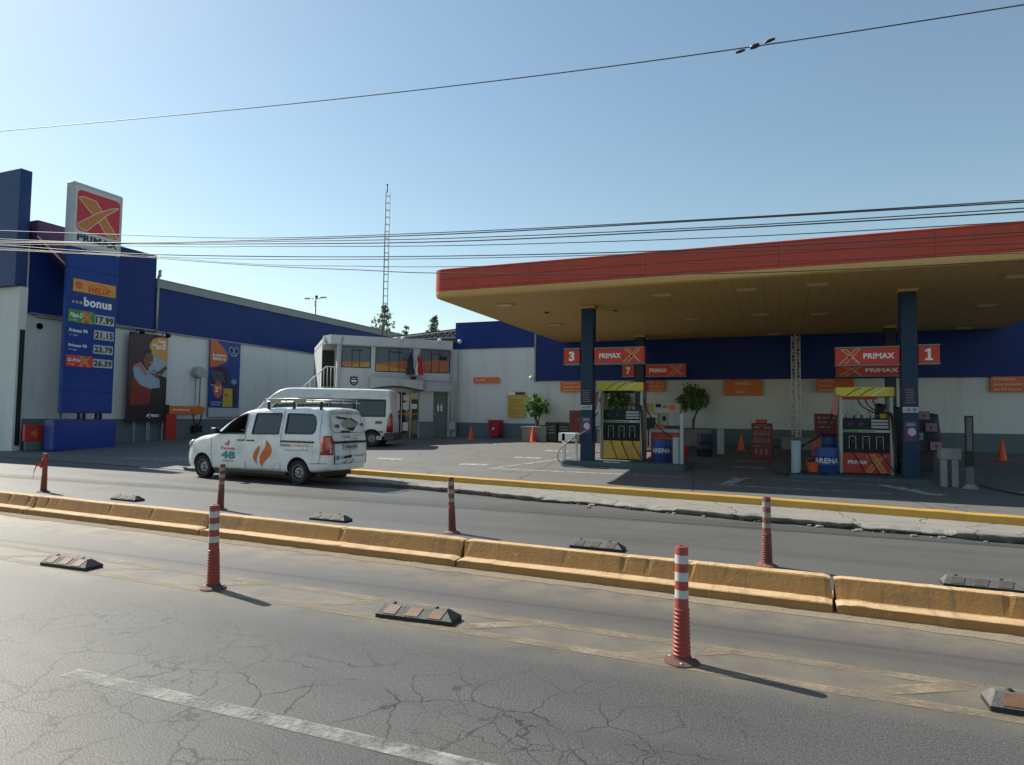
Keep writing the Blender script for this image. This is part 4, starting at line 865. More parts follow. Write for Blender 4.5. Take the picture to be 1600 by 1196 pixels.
def conifer(x, y, z0, h, wd, tiers, label, sparse, seed):
    random.seed(seed); t = thing('conifer_tree', label, 'tree', (x, y, 0), 0, 'conifers beyond the shop roof')
    b = MB(); b.tube([(0, 0, 0), (0, 0, z0+h)], .1, 6, rad=[.22, .03]); b.build('trunk', m_bark, t); b = MB()
    for i in range(tiers):
        f = i/(tiers-1); z = z0+h*(.05+.92*f); L = wd*(1-f)**.8*random.uniform(.75, 1.1)+.12
        for k in range(sparse):
            a = random.uniform(0, 6.28); l = L*random.uniform(.7, 1); d = Vector((math.cos(a), math.sin(a), 0))
            for j in range(7):
                s = random.uniform(.15, 1); p = d*l*s+Vector((random.gauss(0, .07), random.gauss(0, .07), z+.28*l*s*s+random.gauss(0, .06))); r = random.uniform(.06, .13)
                q = [p+Vector([random.gauss(0, r) for _ in range(3)]) for _ in range(4)]; b.add(q, [(0, 1, 2), (0, 2, 3)])
    b.build('crown', leaf_material('conifer_needles', (.07, .10, .07), (.12, .16, .11)), t)
conifer(-33.9, 51, 8.4, 3.3, 1.9, 8, 'layered conifer behind the tall lattice mast', 9, 5)
conifer(-28.6, 51, 8.0, 2.4, 1.1, 8, 'pointed conifer just left of the tall blue wall top', 7, 6)
conifer(-30.9, 50, 8.0, 1.5, .3, 4, 'tiny conifer tip between the two larger ones', 4, 8)
conifer(-29.5, 51.5, 8.0, 1.2, .5, 4, 'short conifer tip beside the pointed one', 4, 9)

def bush_tree(x, y, z0, zc, rx, rz, label, seed, flowers, planter=True, stems=3, fork=.25):
    random.seed(seed); t = thing('topiary_tree', label, 'tree', (x, y, z0), 0, 'small round headed trees along the back wall')
    b = MB()
    for i in range(stems):
        a = random.uniform(0, 6); dx = math.cos(a)*fork; dy = math.sin(a)*fork*.6
        b.tube([(dx*.12, dy*.1, .3), (dx*.2+.04*math.sin(i*2), dy*.3, .3+(zc-z0-.3)*.5), (dx, dy, zc-z0-.1), (dx*1.5, dy*1.5, zc-z0+rz*.4)], .03, 6, rad=[.045, .035, .025, .012])
    b.build('trunk', m_bark, t)
    b = MB(); fl = MB(); cl = [(Vector((random.gauss(0, .5)*rx, random.gauss(0, .4)*rx, random.gauss(0, .45)*rz)), random.uniform(.16, .42)) for _ in range(34)]
    for c, rr in cl:
        q = math.sqrt((c.x/rx)**2+(c.y/rx)**2+(c.z/rz)**2)
        if q > .95: c *= .95/q
        for _ in range(62):
            d = Vector([random.gauss(0, 1) for _ in range(3)]).normalized()*random.random()**.4*rr*rx; p = c+d; s = random.uniform(.028, .06)
            n_ = Vector([random.gauss(0, 1) for _ in range(3)]).normalized(); u_ = n_.orthogonal().normalized(); v_ = n_.cross(u_); p = p+Vector((0, 0, zc-z0+rz*.25))
            tgt = fl if (flowers and random.random() < flowers and d.y < 0) else b
            tgt.add([p-u_*s*1.5, p+v_*s*.6, p+u_*s*1.5, p-v_*s*.6], [(0, 1, 2, 3)])
    b.build('crown', m_leaf, t)
    if flowers: fl.build('pale_leaves', mat('pale_leaf', (.30, .32, .14), .6), t)
    return t
bush_tree(-10.1, 27.6, gz(27.6), 2.02, .52, .52, 'dense round headed tree left of the number 3 sign', 21, 0)
bush_tree(-3.35, 27.55, gz(27.5), 2.35, .62, .55, 'loose flowering tree with a forked trunk, between the signs 7 and Prohibido Fumar', 22, .06, stems=3, fork=.38)
bush_tree(-6.6, 27.6, gz(27.5), 2.3, .6, .5, 'tree mostly hidden behind the left dispenser top', 23, 0)
for x, w_, l in ((-10.1, 1.15, 'concrete planter at the foot of the dense round tree'), (-3.35, 1.5, 'long concrete planter under the loose flowering tree'), (-6.6, 1.2, 'concrete planter behind the left dispenser')):
    b = MB(); b.box(-w_/2, w_/2, -.3, .3, 0, .62); b.box(-w_/2-.04, w_/2+.04, -.34, .34, .56, .66); tag(b.build('planter', m_concrete, None, bevel=.015, loc=(x, 27.45, gz(27.4))), l, 'planter', 'concrete planters along the back wall')

# ------------------------------------------------------------------ overhead wires (street spans, ends far outside the view)
def wire(pts, r, label, name='overhead_wire', g='overhead wires across the street', m=None):
    b = MB(); P = [Vector(p) for p in pts]; out = []
    for i in range(len(P)-1):
        p0, p1, p2, p3 = P[max(i-1, 0)], P[i], P[i+1], P[min(i+2, len(P)-1)]
        for k in range(8):
            u = k/8; out.append(.5*((2*p1)+(-p0+p2)*u+(2*p0-5*p1+4*p2-p3)*u*u+(-p0+3*p1-3*p2+p3)*u**3))
    out = [P[0]+(P[0]-P[1]).normalized()*14]+out+[P[-1], P[-1]+(P[-1]-P[-2]).normalized()*16]; b.tube(out, r, 5); return tag(b.build(name, m or m_wire), label, 'wire', g)
wire([(-13.93, 7.0, 6.7), (-12.79, 7.0, 6.59), (-6.9, 7.0, 6.01), (-2.94, 7.0, 5.68), (-0.21, 7.0, 5.51), (2.06, 7.0, 5.42), (2.52, 7.0, 5.41)], 0.0065, 'highest wire, alone across the open sky with small black insulators')
wire([(-23.59, 12.0, 7.24), (-21.66, 12.0, 7.02), (-16.5, 12.0, 6.41), (-11.68, 12.0, 5.87), (-6.45, 12.0, 5.51), (-1.02, 12.0, 5.23), (3.46, 12.0, 5.05), (4.24, 12.0, 5.03)], 0.01, 'upper thin wire of the street bundle')
wire([(-23.76, 12.1, 6.94), (-21.81, 12.1, 6.74), (-16.49, 12.1, 6.21), (-11.77, 12.1, 5.85), (-6.5, 12.1, 5.5), (-1.03, 12.1, 5.24), (3.49, 12.1, 5.05), (4.27, 12.1, 5.02)], 0.013, 'thick black wire of the street bundle')
wire([(-23.96, 12.2, 7.07), (-22.0, 12.2, 6.85), (-16.63, 12.2, 6.23), (-11.87, 12.2, 5.85), (-6.55, 12.2, 5.44), (-1.04, 12.2, 5.14), (3.52, 12.2, 4.98), (4.31, 12.2, 4.97)], 0.01, 'thin wire just under the thick black one')
wire([(-24.14, 12.3, 6.94), (-22.17, 12.3, 6.78), (-16.76, 12.3, 6.26), (-11.97, 12.3, 5.83), (-6.6, 12.3, 5.4), (-1.05, 12.3, 5.13), (3.55, 12.3, 4.95), (4.34, 12.3, 4.94)], 0.013, 'medium wire third from the top of the bundle')
wire([(-24.33, 12.4, 6.95), (-22.34, 12.4, 6.77), (-14.23, 12.4, 5.98), (-12.06, 12.4, 5.8), (-6.65, 12.4, 5.34), (-0.94, 12.4, 4.99), (3.57, 12.4, 4.82), (4.37, 12.4, 4.79)], 0.009, 'thin wire touching the canopy top at the right')
wire([(-23.55, 12.0, 6.82), (-21.62, 12.0, 6.58), (-16.34, 12.0, 5.89), (-11.66, 12.0, 5.42), (-6.44, 12.0, 5.0), (-1.13, 12.0, 4.69), (3.45, 12.0, 4.56), (4.23, 12.0, 4.55)], 0.011, 'wire skimming the red canopy fascia')
wire([(-23.34, 11.9, 6.65), (-21.43, 11.9, 6.45), (-16.2, 11.9, 5.8), (-11.56, 11.9, 5.32), (-6.38, 11.9, 4.92), (-1.12, 11.9, 4.61), (3.42, 11.9, 4.36), (4.19, 11.9, 4.33)], 0.008, 'thin wire crossing the upper edge of the red fascia')
wire([(-23.14, 11.8, 6.57), (-21.25, 11.8, 6.37), (-16.06, 11.8, 5.78), (-11.46, 11.8, 5.17), (-8.54, 11.8, 4.9), (-6.32, 11.8, 4.72), (-0.9, 11.8, 4.38), (3.39, 11.8, 4.19), (4.15, 11.8, 4.17)], 0.006, 'faint wire at the height of the fascia left end')
wire([(-22.95, 11.7, 6.53), (-21.07, 11.7, 6.31), (-15.93, 11.7, 5.71), (-11.36, 11.7, 5.11), (-8.47, 11.7, 4.79), (-6.27, 11.7, 4.56), (-0.89, 11.7, 4.17), (3.36, 11.7, 4.06), (4.11, 11.7, 4.07)], 0.009, 'lowest wire, drooping over the lower red fascia')

# black strain insulators clamped on the highest wire
w0 = [o for o in bpy.data.objects if o.get('label', '').startswith('highest wire')][0]
for (xa, za), (xb, zb_), r_ in (((-.40, 5.478), (-.31, 5.494), .016), ((-.26, 5.502), (-.17, 5.520), .026), ((-.12, 5.530), (-.02, 5.552), .017)):
    b = MB(); b.tube([(xa, 7, za), ((xa+xb)/2, 7, (za+zb_)/2), (xb, 7, zb_)], r_, 8, rad=[r_*.7, r_, r_*.7]); b.build('insulator', m_black, w0)

# ------------------------------------------------------------------ vehicles
m_vpaint = mat('van_white_paint', (.76, .78, .79), .28, var=.03, coat=.6, dirt=(.45, .43, .40), dscale=3, damt=.75)
m_bpaint = mat('minibus_white_paint', (.72, .74, .75), .3, var=.03, coat=.5, dirt=(.45, .43, .4), dscale=2, damt=.7)
m_tyre = mat('tyre', (.018, .018, .019), .85, bump=.3); m_rim = mat('rim_grey', (.30, .31, .32), .4, .6, dirt=(.1, .09, .08), dscale=12); m_seam = mat('seam_shadow', (.025, .025, .027), .8)
m_vglass = glass_material('tinted_glass', (.50, .58, .60), .06); m_seat = mat('seat_cloth', (.035, .037, .042), .9); m_cabin = mat('cabin_lining', (.05, .05, .055), .9)
m_lampred = mat('tail_lamp_red', (.36, .008, .014), .12, coat=1.); m_lampclear = mat('tail_lamp_clear', (.45, .35, .34), .15); m_chrome = mat('dull_chrome', (.6, .6, .6), .2, .9)

def interp(x, tb):
    if x <= tb[0][0]: return tb[0][1]
    for (a, b), (c, d) in zip(tb, tb[1:]):
        if x <= c: return b+(d-b)*(x-a)/(c-a)
    return tb[-1][1]
def add_bool(o, cutter, op='DIFFERENCE'):
    md = o.modifiers.new('b', 'BOOLEAN'); md.object = cutter; md.operation = op; md.solver = 'EXACT'
def bake(o, cutters):
    dg = bpy.context.evaluated_depsgraph_get(); dg.update(); me = bpy.data.meshes.new_from_object(o.evaluated_get(dg)); o.modifiers.clear(); o.data = me
    for c in cutters: bpy.data.objects.remove(c)
def body_loft(name, S, parent, mats):
    """S: top, half, belt tables; returns body object"""
    rings = []; K = 12
    for x in S['xs']:
        w_ = interp(x, S['half']); zt = interp(x, S['top']); zb = interp(x, S['bot']); bl = min(S['belt'], zt-.10); ln = S['lean']*max(0, zt-S['belt'])
        ys = [0, w_-.16, w_-.04, w_, w_, w_-.015]; zs = [zb, zb, zb+.05, zb+.22, (zb+bl)/2+.1, bl]
        f = lambda z: w_-.015-S['lean']*max(0, z-S['belt'])-(.02 if bl < S['belt'] else 0)
        zz_ = [bl+(zt-.13-bl)*.55, zt-.13, zt-.055, zt-.018, zt+.0]; yy_ = [f(zz_[0]), f(zz_[1]), f(zz_[1])-.035, f(zz_[1])-.11, f(zz_[1])-.24]
        ys += yy_+[0]; zs += zz_+[zt+.02]; rings.append([(y, z) for y, z in zip(ys, zs)])
    v = []; n = 2*len(rings[0])-2
    for x, rg in zip(S['xs'], rings):
        def X(z):
            if x == S['xs'][0]: return x+S['rear'](z)
            if x == S['xs'][1]: return x+S['rear'](z)*.75
            return x
        v += [(X(z), y, z) for y, z in rg]+[(X(z), -y, z) for y, z in rg[-2:0:-1]]
    fs = [(k*n+i, k*n+(i+1) % n, (k+1)*n+(i+1) % n, (k+1)*n+i) for k in range(len(rings)-1) for i in range(n)]
    m = len(rings[0])
    for base in (0, (len(rings)-1)*n):
        q = [(base+i, base+i+1, base+(n-i-1) % n if i else base+n-1, base+(n-i) % n) for i in range(0, m-1)]
        for i in range(m-1):
            a, b_ = base+i, base+i+1; c = base+(n-i-1) % n; d = base+(n-i) % n
            f_ = [a, b_, c, d]; f2 = []
            for t_ in f_:
                if t_ not in f2: f2.append(t_)
            if len(f2) > 2: fs.append(tuple(f2 if base == 0 else f2[::-1]))
    b = MB(); b.add(v, fs, 0, True); o = b.build(name, mats, parent)
    bm = bmesh.new(); bm.from_mesh(o.data); bmesh.ops.recalc_face_normals(bm, faces=bm.faces); bm.to_mesh(o.data); bm.free()
    sb = o.modifiers.new('s', 'SUBSURF'); sb.levels = sb.render_levels = 2
    return o
def side_fn(S, off=.006, sgn=1):
    def f(x, z): w_ = interp(x, S['half']); return (x, sgn*(w_-.015-S['lean']*max(0, z-S['belt'])-(.0 if z > S['belt'] else -.012*(1-abs(z-.7)/.5 if abs(z-.7) < .5 else 0))+off), z)
    return f
def patch(b, poly, fn, mi=0, sub=.12):
    """polygon in (x,z) laid on the curved body side, subdivided so it follows the curve"""
    from mathutils.geometry import tessellate_polygon
    xs = [p[0] for p in poly]; b.add([fn(*p) for p in poly], [tuple(range(len(poly)))], mi)
def pstrip(b, pts, w_, fn, mi=0): strip(b, pts, w_, 0, mi, fn)
def wheel(parent, x, y, r, wd, side, name='wheel', holes=8):
    T = Matrix.Translation((x, y, r)) @ Matrix.Rotation(R(-90*side), 4, 'X')       # local z points outwards
    b = MB(); h = wd/2; b.lathe([(r*.62, -h), (r*.92, -h), (r, -h*.75), (r, h*.75), (r*.985, h*.8), (r*.93, h), (r*.75, h*1.02), (r*.64, h*.9), (r*.62, h*.5)], 40, 0, T, mis=[0]*8); w_ = b.build(name, m_tyre, parent, auto=40)
    b = MB(); b.lathe([(r*.62, -h*.5), (r*.63, h*.88), (r*.60, h*.9), (r*.58, h*.35), (r*.45, h*.25), (r*.42, h*.55), (r*.22, h*.6), (r*.2, h*.45), (r*.14, h*.5), (r*.13, h*.75), (.0001, h*.8)], 32, 0, T); rm = b.build('rim', m_rim, w_, auto=40)
    b = MB()
    for i in range(holes):
        a = 2*math.pi*i/holes; q = T @ Matrix.Translation((r*.50*math.cos(a), r*.50*math.sin(a), h*.42)); b.lathe([(r*.055, -.01), (r*.055, .012)], 8, 0, q)
    for i in range(5): a = 2*math.pi*i/5; b.lathe([(r*.028, -.01), (r*.028, .03)], 6, 0, T @ Matrix.Translation((r*.3*math.cos(a), r*.3*math.sin(a), h*.6)))
    b.build('rim_holes', m_dark, rm); return w_

# ---- white minivan with livery
th = math.atan2(.0482, -.99884); VO = Vector((-10.33, 12.18, 0))+Vector((.0482, .99884, 0))*.70
van = thing('minivan', 'white livery minivan with roof rack and orange flame emblem on its door, on the road', 'van', tuple(VO), th)
VS = dict(xs=[-.90, -.83, -.6, -.2, .3, .8, 1.2, 1.5, 1.75, 1.95, 2.2, 2.45, 2.7, 2.85, 3.0, 3.2, 3.44, 3.60, 3.74, 3.84],
    top=[(-.93, 1.73), (-.80, 1.775), (-.6, 1.79), (0, 1.805), (.8, 1.80), (1.5, 1.77), (1.75, 1.735), (1.95, 1.66), (2.2, 1.53), (2.45, 1.37), (2.7, 1.20), (2.85, 1.135), (3.0, 1.11), (3.2, 1.09), (3.44, 1.04), (3.60, .97), (3.74, .82), (3.84, .60)],
    bot=[(-.93, .36), (-.6, .30), (0, .24), (2.6, .22), (3.2, .22), (3.6, .20), (3.84, .24)],
    half=[(-.93, .65), (-.86, .72), (-.6, .76), (2.3, .77), (2.9, .765), (3.3, .76), (3.6, .72), (3.84, .60)], belt=1.14, lean=.20,
    rear=lambda z: max(0, z-.95)*.22+(.03 if z < .5 else 0))
body = body_loft('body', VS, van, [m_vpaint, m_cabin])
cut = []
def cutter(mb_, mi=1): o = mb_.build('cut', [m_cabin, m_cabin]); o.parent = van; cut.append(o); return o
for wx in (0, 3.13):
    for s in (1, -1): b = MB(); b.lathe([(.335, 0), (.335, .35)], 36, 0, Matrix.Translation((wx, s*.50, .31)) @ Matrix.Rotation(R(-90*s), 4, 'X')); add_bool(body, cutter(b))
b = MB(); b.prism([(-.68, .70), (2.5, .70), (2.55, 1.05), (2.05, 1.52), (1.75, 1.66), (-.6, 1.70)], -.55, .55); add_bool(body, cutter(b))
WIN = {'front': [(1.70, 1.15), (2.50, 1.14), (2.44, 1.20), (2.22, 1.40), (2.0, 1.54), (1.80, 1.615), (1.69, 1.63)],
       'middle': [(.62, 1.17), (1.46, 1.15), (1.42, 1.62), (1.38, 1.635), (.62, 1.645), (.60, 1.62)],
       'rear': [(-.38, 1.19), (.42, 1.185), (.42, 1.63), (.40, 1.645), (-.32, 1.63), (-.41, 1.58), (-.47, 1.45), (-.47, 1.28), (-.44, 1.22)]}
for k_, P in WIN.items(): b = MB(); b.prism(P, -1, 1); add_bool(body, cutter(b))
bpy.context.view_layer.update(); bake(body, cut); body.data.set_sharp_from_angle(angle=R(32))
for s in (1, -1):
    fn = side_fn(VS, -.012, s); fo = side_fn(VS, .004, s)
    for k_, P in WIN.items():
        b = MB(); patch(b, P if s < 0 else P[::-1], fn); g = b.build('window', m_vglass, van) if k_ != 'front' or s < 0 else None
        b = MB(); pstrip(b, P+[P[0]], .035, fo); o = b.build('rubber_trim' , m_black, g or van)
        if g: g['label'] = k_+' side window'
fn = side_fn(VS, .007); b = MB()
pstrip(b, [(2.82, 1.12), (2.80, .60), (2.76, .28)], .010, fn); pstrip(b, [(1.62, 1.70), (1.67, 1.15), (1.63, .30)], .010, fn); pstrip(b, [(.52, 1.72), (.53, 1.1), (.53, .32)], .010, fn); pstrip(b, [(-.60, 1.72), (-.62, 1.24)], .008, fn)
pstrip(b, [(2.76, .28), (1.63, .30), (.53, .32)], .008, fn); pstrip(b, [(-.34, .50), (-.62, .52), (-.84, .52)], .010, fn); pstrip(b, [(-.62, 1.24), (-.66, .66), (-.62, .52)], .008, fn); pstrip(b, rrect(-.30, -.14, .80, .93, .02, 3)+[(-.14, .82)], .006, fn); pstrip(b, [(2.78, .60), (3.4, .60)], .006, fn); pstrip(b, [(3.50, .98), (3.44, .80), (3.42, .62)], .010, fn); b.build('door_seam', m_seam, van)
b = MB(); b.box(-.47, .53, .745, .78, .975, 1.02); b.build('sliding_door_rail', m_black, van, bevel=.006)
for x0, x1 in ((1.70, 1.92), (1.38, 1.60)): b = MB(); b.box(x0, x1, .75, .80, .975, 1.01); b.build('door_handle', m_black, van, bevel=.008)
b = MB(); b.box(2.48, 2.66, .78, .94, 1.13, 1.28); o = b.build('mirror', m_black, van, bevel=.035, segs=3); b = MB(); b.box(2.5, 2.6, .70, .80, 1.14, 1.19); b.build('arm', m_black, o)
for wx in (0, 3.13):
    for s in (1, -1): wheel(van, wx, s*.64, .285, .20, s)
b = MB(); b.box(-.5, 3.3, -.55, .55, .19, .32); b.build('underbody', m_black, van)
for s in (1, -1): b = MB(); b.box(.38, 2.74, s*.70-.02, s*.70+.02, .20, .265); b.build('sill', m_black, van, bevel=.01)
b = MB(); b.add([(2.12, -.6, 1.575), (2.12, .6, 1.575), (2.70, .66, 1.215), (2.70, -.66, 1.215)], [(0, 1, 2, 3)]); b.build('windscreen', m_black, van)
for s in (1, -1): b = MB(); b.ball((3.60, s*.60, .84), .15, sx=.9, sy=.9, sz=.8); b.build('headlamp', m_lampclear, van)
# tail lamp wrapping the rear corner
b = MB(); P = [(-.60, .70), (-.62, 1.0), (-.66, 1.14), (-.74, 1.17), (-.86, 1.12)]; rr = VS['rear']
v = []
for z, a, b2 in ((.72, -.68, .60), (.82, -.67, .58), (.95, -.67, .57), (1.04, -.68, .57), (1.11, -.71, .59), (1.15, -.76, .63)):
    v += [(a, .755, z), (-.78, .75, z), (-.885+rr(z)*.9, .705, z), (-.935+rr(z), .62+.03*(z > 1.1), z)]
b.add(v, [(4*i+k, 4*i+k+1, 4*i+5+k, 4*i+4+k) for i in range(5) for k in range(3)], 0, True); o = b.build('tail_lamp', m_lampred, van)
sd_ = o.modifiers.new('s', 'SOLIDIFY'); sd_.thickness = .012; sd_.offset = 1
b = MB(); b.box(-.925, -.87, .62, .70, .75, .96); b.build('clear_lens', m_lampclear, o, bevel=.008)
# rear face : hatch seam, window outline, strips and marks (x just behind the sloped rear face)
def rf(y, z): return (-.962+rr(z)-.0, y, z)
b = MB(); put_fn = lambda u, z: (-.972+rr(z)-(0.0), u, z)
# viewed from behind, the reader's right is local -y
fr_ = lambda u, z: (-.938+rr(z), .70-u, z)
P = rrect(.10, 1.28, 1.22, 1.66, .09, 4); pstrip(b, P+[P[0]], .012, fr_); pstrip(b, [(.14, .50), (.12, 1.0), (.05, 1.15), (.07, 1.70), (1.33, 1.70), (1.36, 1.15), (1.28, 1.0), (1.27, .50), (.14, .50)], .010, fr_); pstrip(b, [(.70, .5), (.70, 1.7)], .010, fr_); b.build('door_seam', m_seam, van)
b = MB(); pstrip(b, [(.08, 1.00), (1.32, 1.00)], .05, lambda u, z: (-.945+rr(z), .70-u, z)); b.box(-.955, -.925, -.25, .25, .99, 1.03); b.build('number_plate_light_bar', m_black, van)
b = MB(); f2 = lambda u, z: (-.948+rr(z), .70-u, z); f3 = lambda u, z: (-.952+rr(z), .70-u, z)
b.add([f2(*p) for p in [(.44, .83), (.92, .83), (.92, .96), (.44, .96)]], [(0, 1, 2, 3)], 0); put_text(b, 'V6A-154', .48, .88, .86, .93, 0, 1, .04, fn=f3)
b.add([f2(*p) for p in [(.30, 1.60), (.68, 1.56), (.70, 1.52), (.30, 1.555)]], [(0, 1, 2, 3)], 1); b.add([f2(*p) for p in [(.40, 1.27), (.72, 1.25), (.72, 1.21), (.40, 1.23)]], [(0, 1, 2, 3)], 1)
b.add([f2(*p) for p in [(.46, 1.45), (.62, 1.53), (.8, 1.56), (.95, 1.50), (1.07, 1.43), (.96, 1.36), (.8, 1.26), (.7, 1.30), (.5, 1.36)]], [tuple(range(9))], 2)
b.add([f3(*p) for p in [(.6, 1.33), (.8, 1.25), (.95, 1.36), (.8, 1.33)]], [(0, 1, 2, 3)], 1); b.add([f3(*p) for p in [(.74, 1.55), (.8, 1.57), (1.05, 1.45), (1.0, 1.44)]], [(0, 1, 2, 3)], 1)
put_text(b, '48', .20, .36, 1.33, 1.42, 0, 1, .04, fn=f2); put_text(b, '48', 1.12, 1.24, 1.36, 1.45, 0, 1, .04, fn=f2); put_text(b, 'Cocina', .42, .70, 1.10, 1.17, 0, 1, .01, fn=f2); put_text(b, 'criolla', .74, .95, 1.06, 1.12, 0, 3, .01, fn=f2); put_text(b, 'ventas', .80, 1.15, 1.14, 1.18, 0, 3, .01, fn=f2)
b.add([f2(*p) for p in [(.18, .60), (.28, .60), (.28, .70), (.18, .70)]], [(0, 1, 2, 3)], 4); b.add([f2(*p) for p in [(.45, .62), (.72, .64), (.72, .70), (.45, .68)]], [(0, 1, 2, 3)], 1); put_text(b, 'PARADA 48', .30, .44, .62, .67, 0, 4, .03, fn=f2); put_text(b, 'www.parada48.pe', .76, 1.26, .65, .70, 0, 1, .02, fn=f2)
pstrip(b, [(.42, .52), (.50, .53), (.54, .60)], .025, f2, 1); pstrip(b, [(.66, .52), (.74, .54), (.78, .60)], .025, f2, 1)
b.build('rear_decal', [m_lcd, m_black, mat('decal_olive', (.28, .29, .23), .5), mat('decal_pink', (.50, .22, .24), .5), mat('decal_teal', (.02, .28, .30), .5)], van)
b = MB(); b.box(-.80, -.74, -.12, .12, 1.785, 1.81); b.build('brake_light', m_lampred, van, bevel=.008)
# side livery
fL = lambda u, z: side_fn(VS, .008)(-u, z); fL2 = lambda u, z: side_fn(VS, .0095)(-u, z)     # u runs to the reader's right
b = MB()
b.add([fL(*p) for p in [(-.99, 1.01), (-.90, .95), (-.82, .86), (-.79, .74), (-.84, .63), (-.95, .54), (-1.06, .45), (-1.12, .38), (-1.17, .48), (-1.17, .60), (-1.12, .70), (-1.03, .80), (-.99, .90)]], [tuple(range(13))], 0)
b.add([fL(*p) for p in [(-1.20, .88), (-1.18, .78), (-1.21, .68), (-1.25, .60), (-1.27, .50), (-1.24, .43), (-1.32, .48), (-1.38, .56), (-1.38, .66), (-1.32, .76)]], [tuple(range(10))], 0)
b.add([fL(*p) for p in [(-2.22, .99), (-2.17, .92), (-2.20, .85), (-2.27, .84), (-2.26, .90)]], [tuple(range(5))], 0); b.add([fL(*p) for p in [(-2.29, .93), (-2.28, .86), (-2.33, .85), (-2.34, .89)]], [tuple(range(4))], 0)
b.build('flame_emblem', mat('flame_orange', (.60, .13, .02), .4), van); b = MB()
put_text(b, 'Parada', -2.46, -1.98, .74, .815, 0, 1, .03, fn=fL); put_text(b, '48', -2.45, -1.97, .52, .71, 0, 2, .06, fn=fL); put_text(b, 'Restaurante', -2.40, -2.02, .455, .495, 0, 1, .03, fn=fL)
put_text(b, 'cocina', -.53, -.22, .88, .945, 0, 3, .015, fn=fL); put_text(b, 'criolla', -.18, .12, .885, .945, 0, 1, .0, fn=fL); put_text(b, 'marina', .15, .46, .885, .925, 0, 4, .0, fn=fL); put_text(b, 'Visitanos en el Km 48', -.38, .30, .785, .825, 0, 5, .0, fn=fL)
b.build('livery', [mat('flame_orange', (.60, .13, .02), .4), mat('livery_red', (.55, .12, .09), .4), mat('livery_teal', (.015, .26, .29), .4), m_digit, mat('livery_grey', (.28, .30, .32), .5), mat('livery_rose', (.45, .3, .3), .5)], van)
# roof rack : frame rails, cross bars, feet and two pale boards
rk = MB(); z0 = 1.93
for s in (1, -1): rk.tube([(-.75, s*.52, z0-.02), (-.6, s*.55, z0), (1.2, s*.55, z0), (1.32, s*.5, z0-.02)], .013, 6); rk.tube([(-.65, s*.56, z0+.07), (1.25, s*.56, z0+.07)], .011, 6)
for x in (-.6, -.2, .2, .6, 1.0, 1.25): rk.tube([(x, -.55, z0), (x, .55, z0)], .012, 6); [rk.tube([(x, s*.56, z0), (x, s*.56, z0+.07)], .009, 5) for s in (1, -1)]
rk.tube([(1.36, -.5, z0), (1.36, .5, z0)], .02, 6); rk.tube([(-.65, -.56, z0+.07), (-.65, .56, z0+.07)], .011, 6)
rack = rk.build('roof_rack', m_steel, van)
for x in (1.12, .32, -.5):
    for s in (1, -1): b = MB(); b.box(x-.025, x+.025, s*.57-.03, s*.57+.03, 1.74, 1.93); b.build('foot', m_black, rack, bevel=.006)
for x0, x1 in ((.80, 1.08), (.02, .34)): b = MB(); b.box(x0, x1, .50, .585, z0-.05, z0+.06); b.build('board', mat('rack_board', (.40, .37, .28), .7, dirt=(.25, .2, .15)), rack)
# interior
def seat(x, y, w_, par, zt=1.42, h=.5):
    b = MB(); b.box(x-.02, x+.42, y-w_/2, y+w_/2, .66, .80); b.add([(x-.02, y-w_/2, .78), (x+.10, y-w_/2, .78), (x-.08, y-w_/2, zt), (x-.18, y-w_/2, zt), (x-.02, y+w_/2, .78), (x+.10, y+w_/2, .78), (x-.08, y+w_/2, zt), (x-.18, y+w_/2, zt)], [(0, 1, 2, 3), (7, 6, 5, 4), (0, 4, 5, 1), (1, 5, 6, 2), (2, 6, 7, 3), (3, 7, 4, 0)])
    b.box(x-.2, x-.1, y-.11, y+.11, zt+.02, zt+.16); b.build('seat', m_seat, par, bevel=.03)
for x in (1.62, .75, -.15):
    for y in (.30, -.30): seat(x, y, .44, van)
b = MB(); b.box(2.28, 2.5, -.54, .54, .72, 1.12); b.build('dashboard', m_cabin, van, bevel=.04)
b = MB(); b.lathe([(.16, -.012), (.175, 0), (.16, .012), (.145, 0), (.16, -.012)], 20, 0, Matrix.Translation((2.17, .30, 1.12)) @ Matrix.Rotation(R(-62), 4, 'Y')); b.build('steering_wheel', m_black, van)

# ---- skinned figure helper
def figure(name, label, joints, bones, root, parent_loc, rot, mats, extra=None, sub=2):
    me = bpy.data.meshes.new(name); names = list(joints); me.from_pydata([joints[k][:3] for k in names], [(names.index(a), names.index(b)) for a, b in bones], [])
    o = bpy.data.objects.new(name, me); COL.objects.link(o); sk = o.modifiers.new('skin', 'SKIN'); sk.use_smooth_shade = True
    bm = bmesh.new(); bm.from_mesh(me); ly_ = bm.verts.layers.skin.verify(); bm.verts.ensure_lookup_table()
    for i, k in enumerate(names):
        r = joints[k][3]; r = r if isinstance(r, tuple) else (r, r); bm.verts[i][ly_].radius = r; bm.verts[i][ly_].use_root = (k == root)
    bm.to_mesh(me); bm.free(); s_ = o.modifiers.new('s', 'SUBSURF'); s_.levels = s_.render_levels = sub
    dg = bpy.context.evaluated_depsgraph_get(); dg.update(); m2 = bpy.data.meshes.new_from_object(o.evaluated_get(dg)); o.modifiers.clear(); o.data = m2
    for m in mats: m2.materials.append(m)
    o.location = parent_loc; o.rotation_euler = (0, 0, rot); return tag(o, label, 'person')
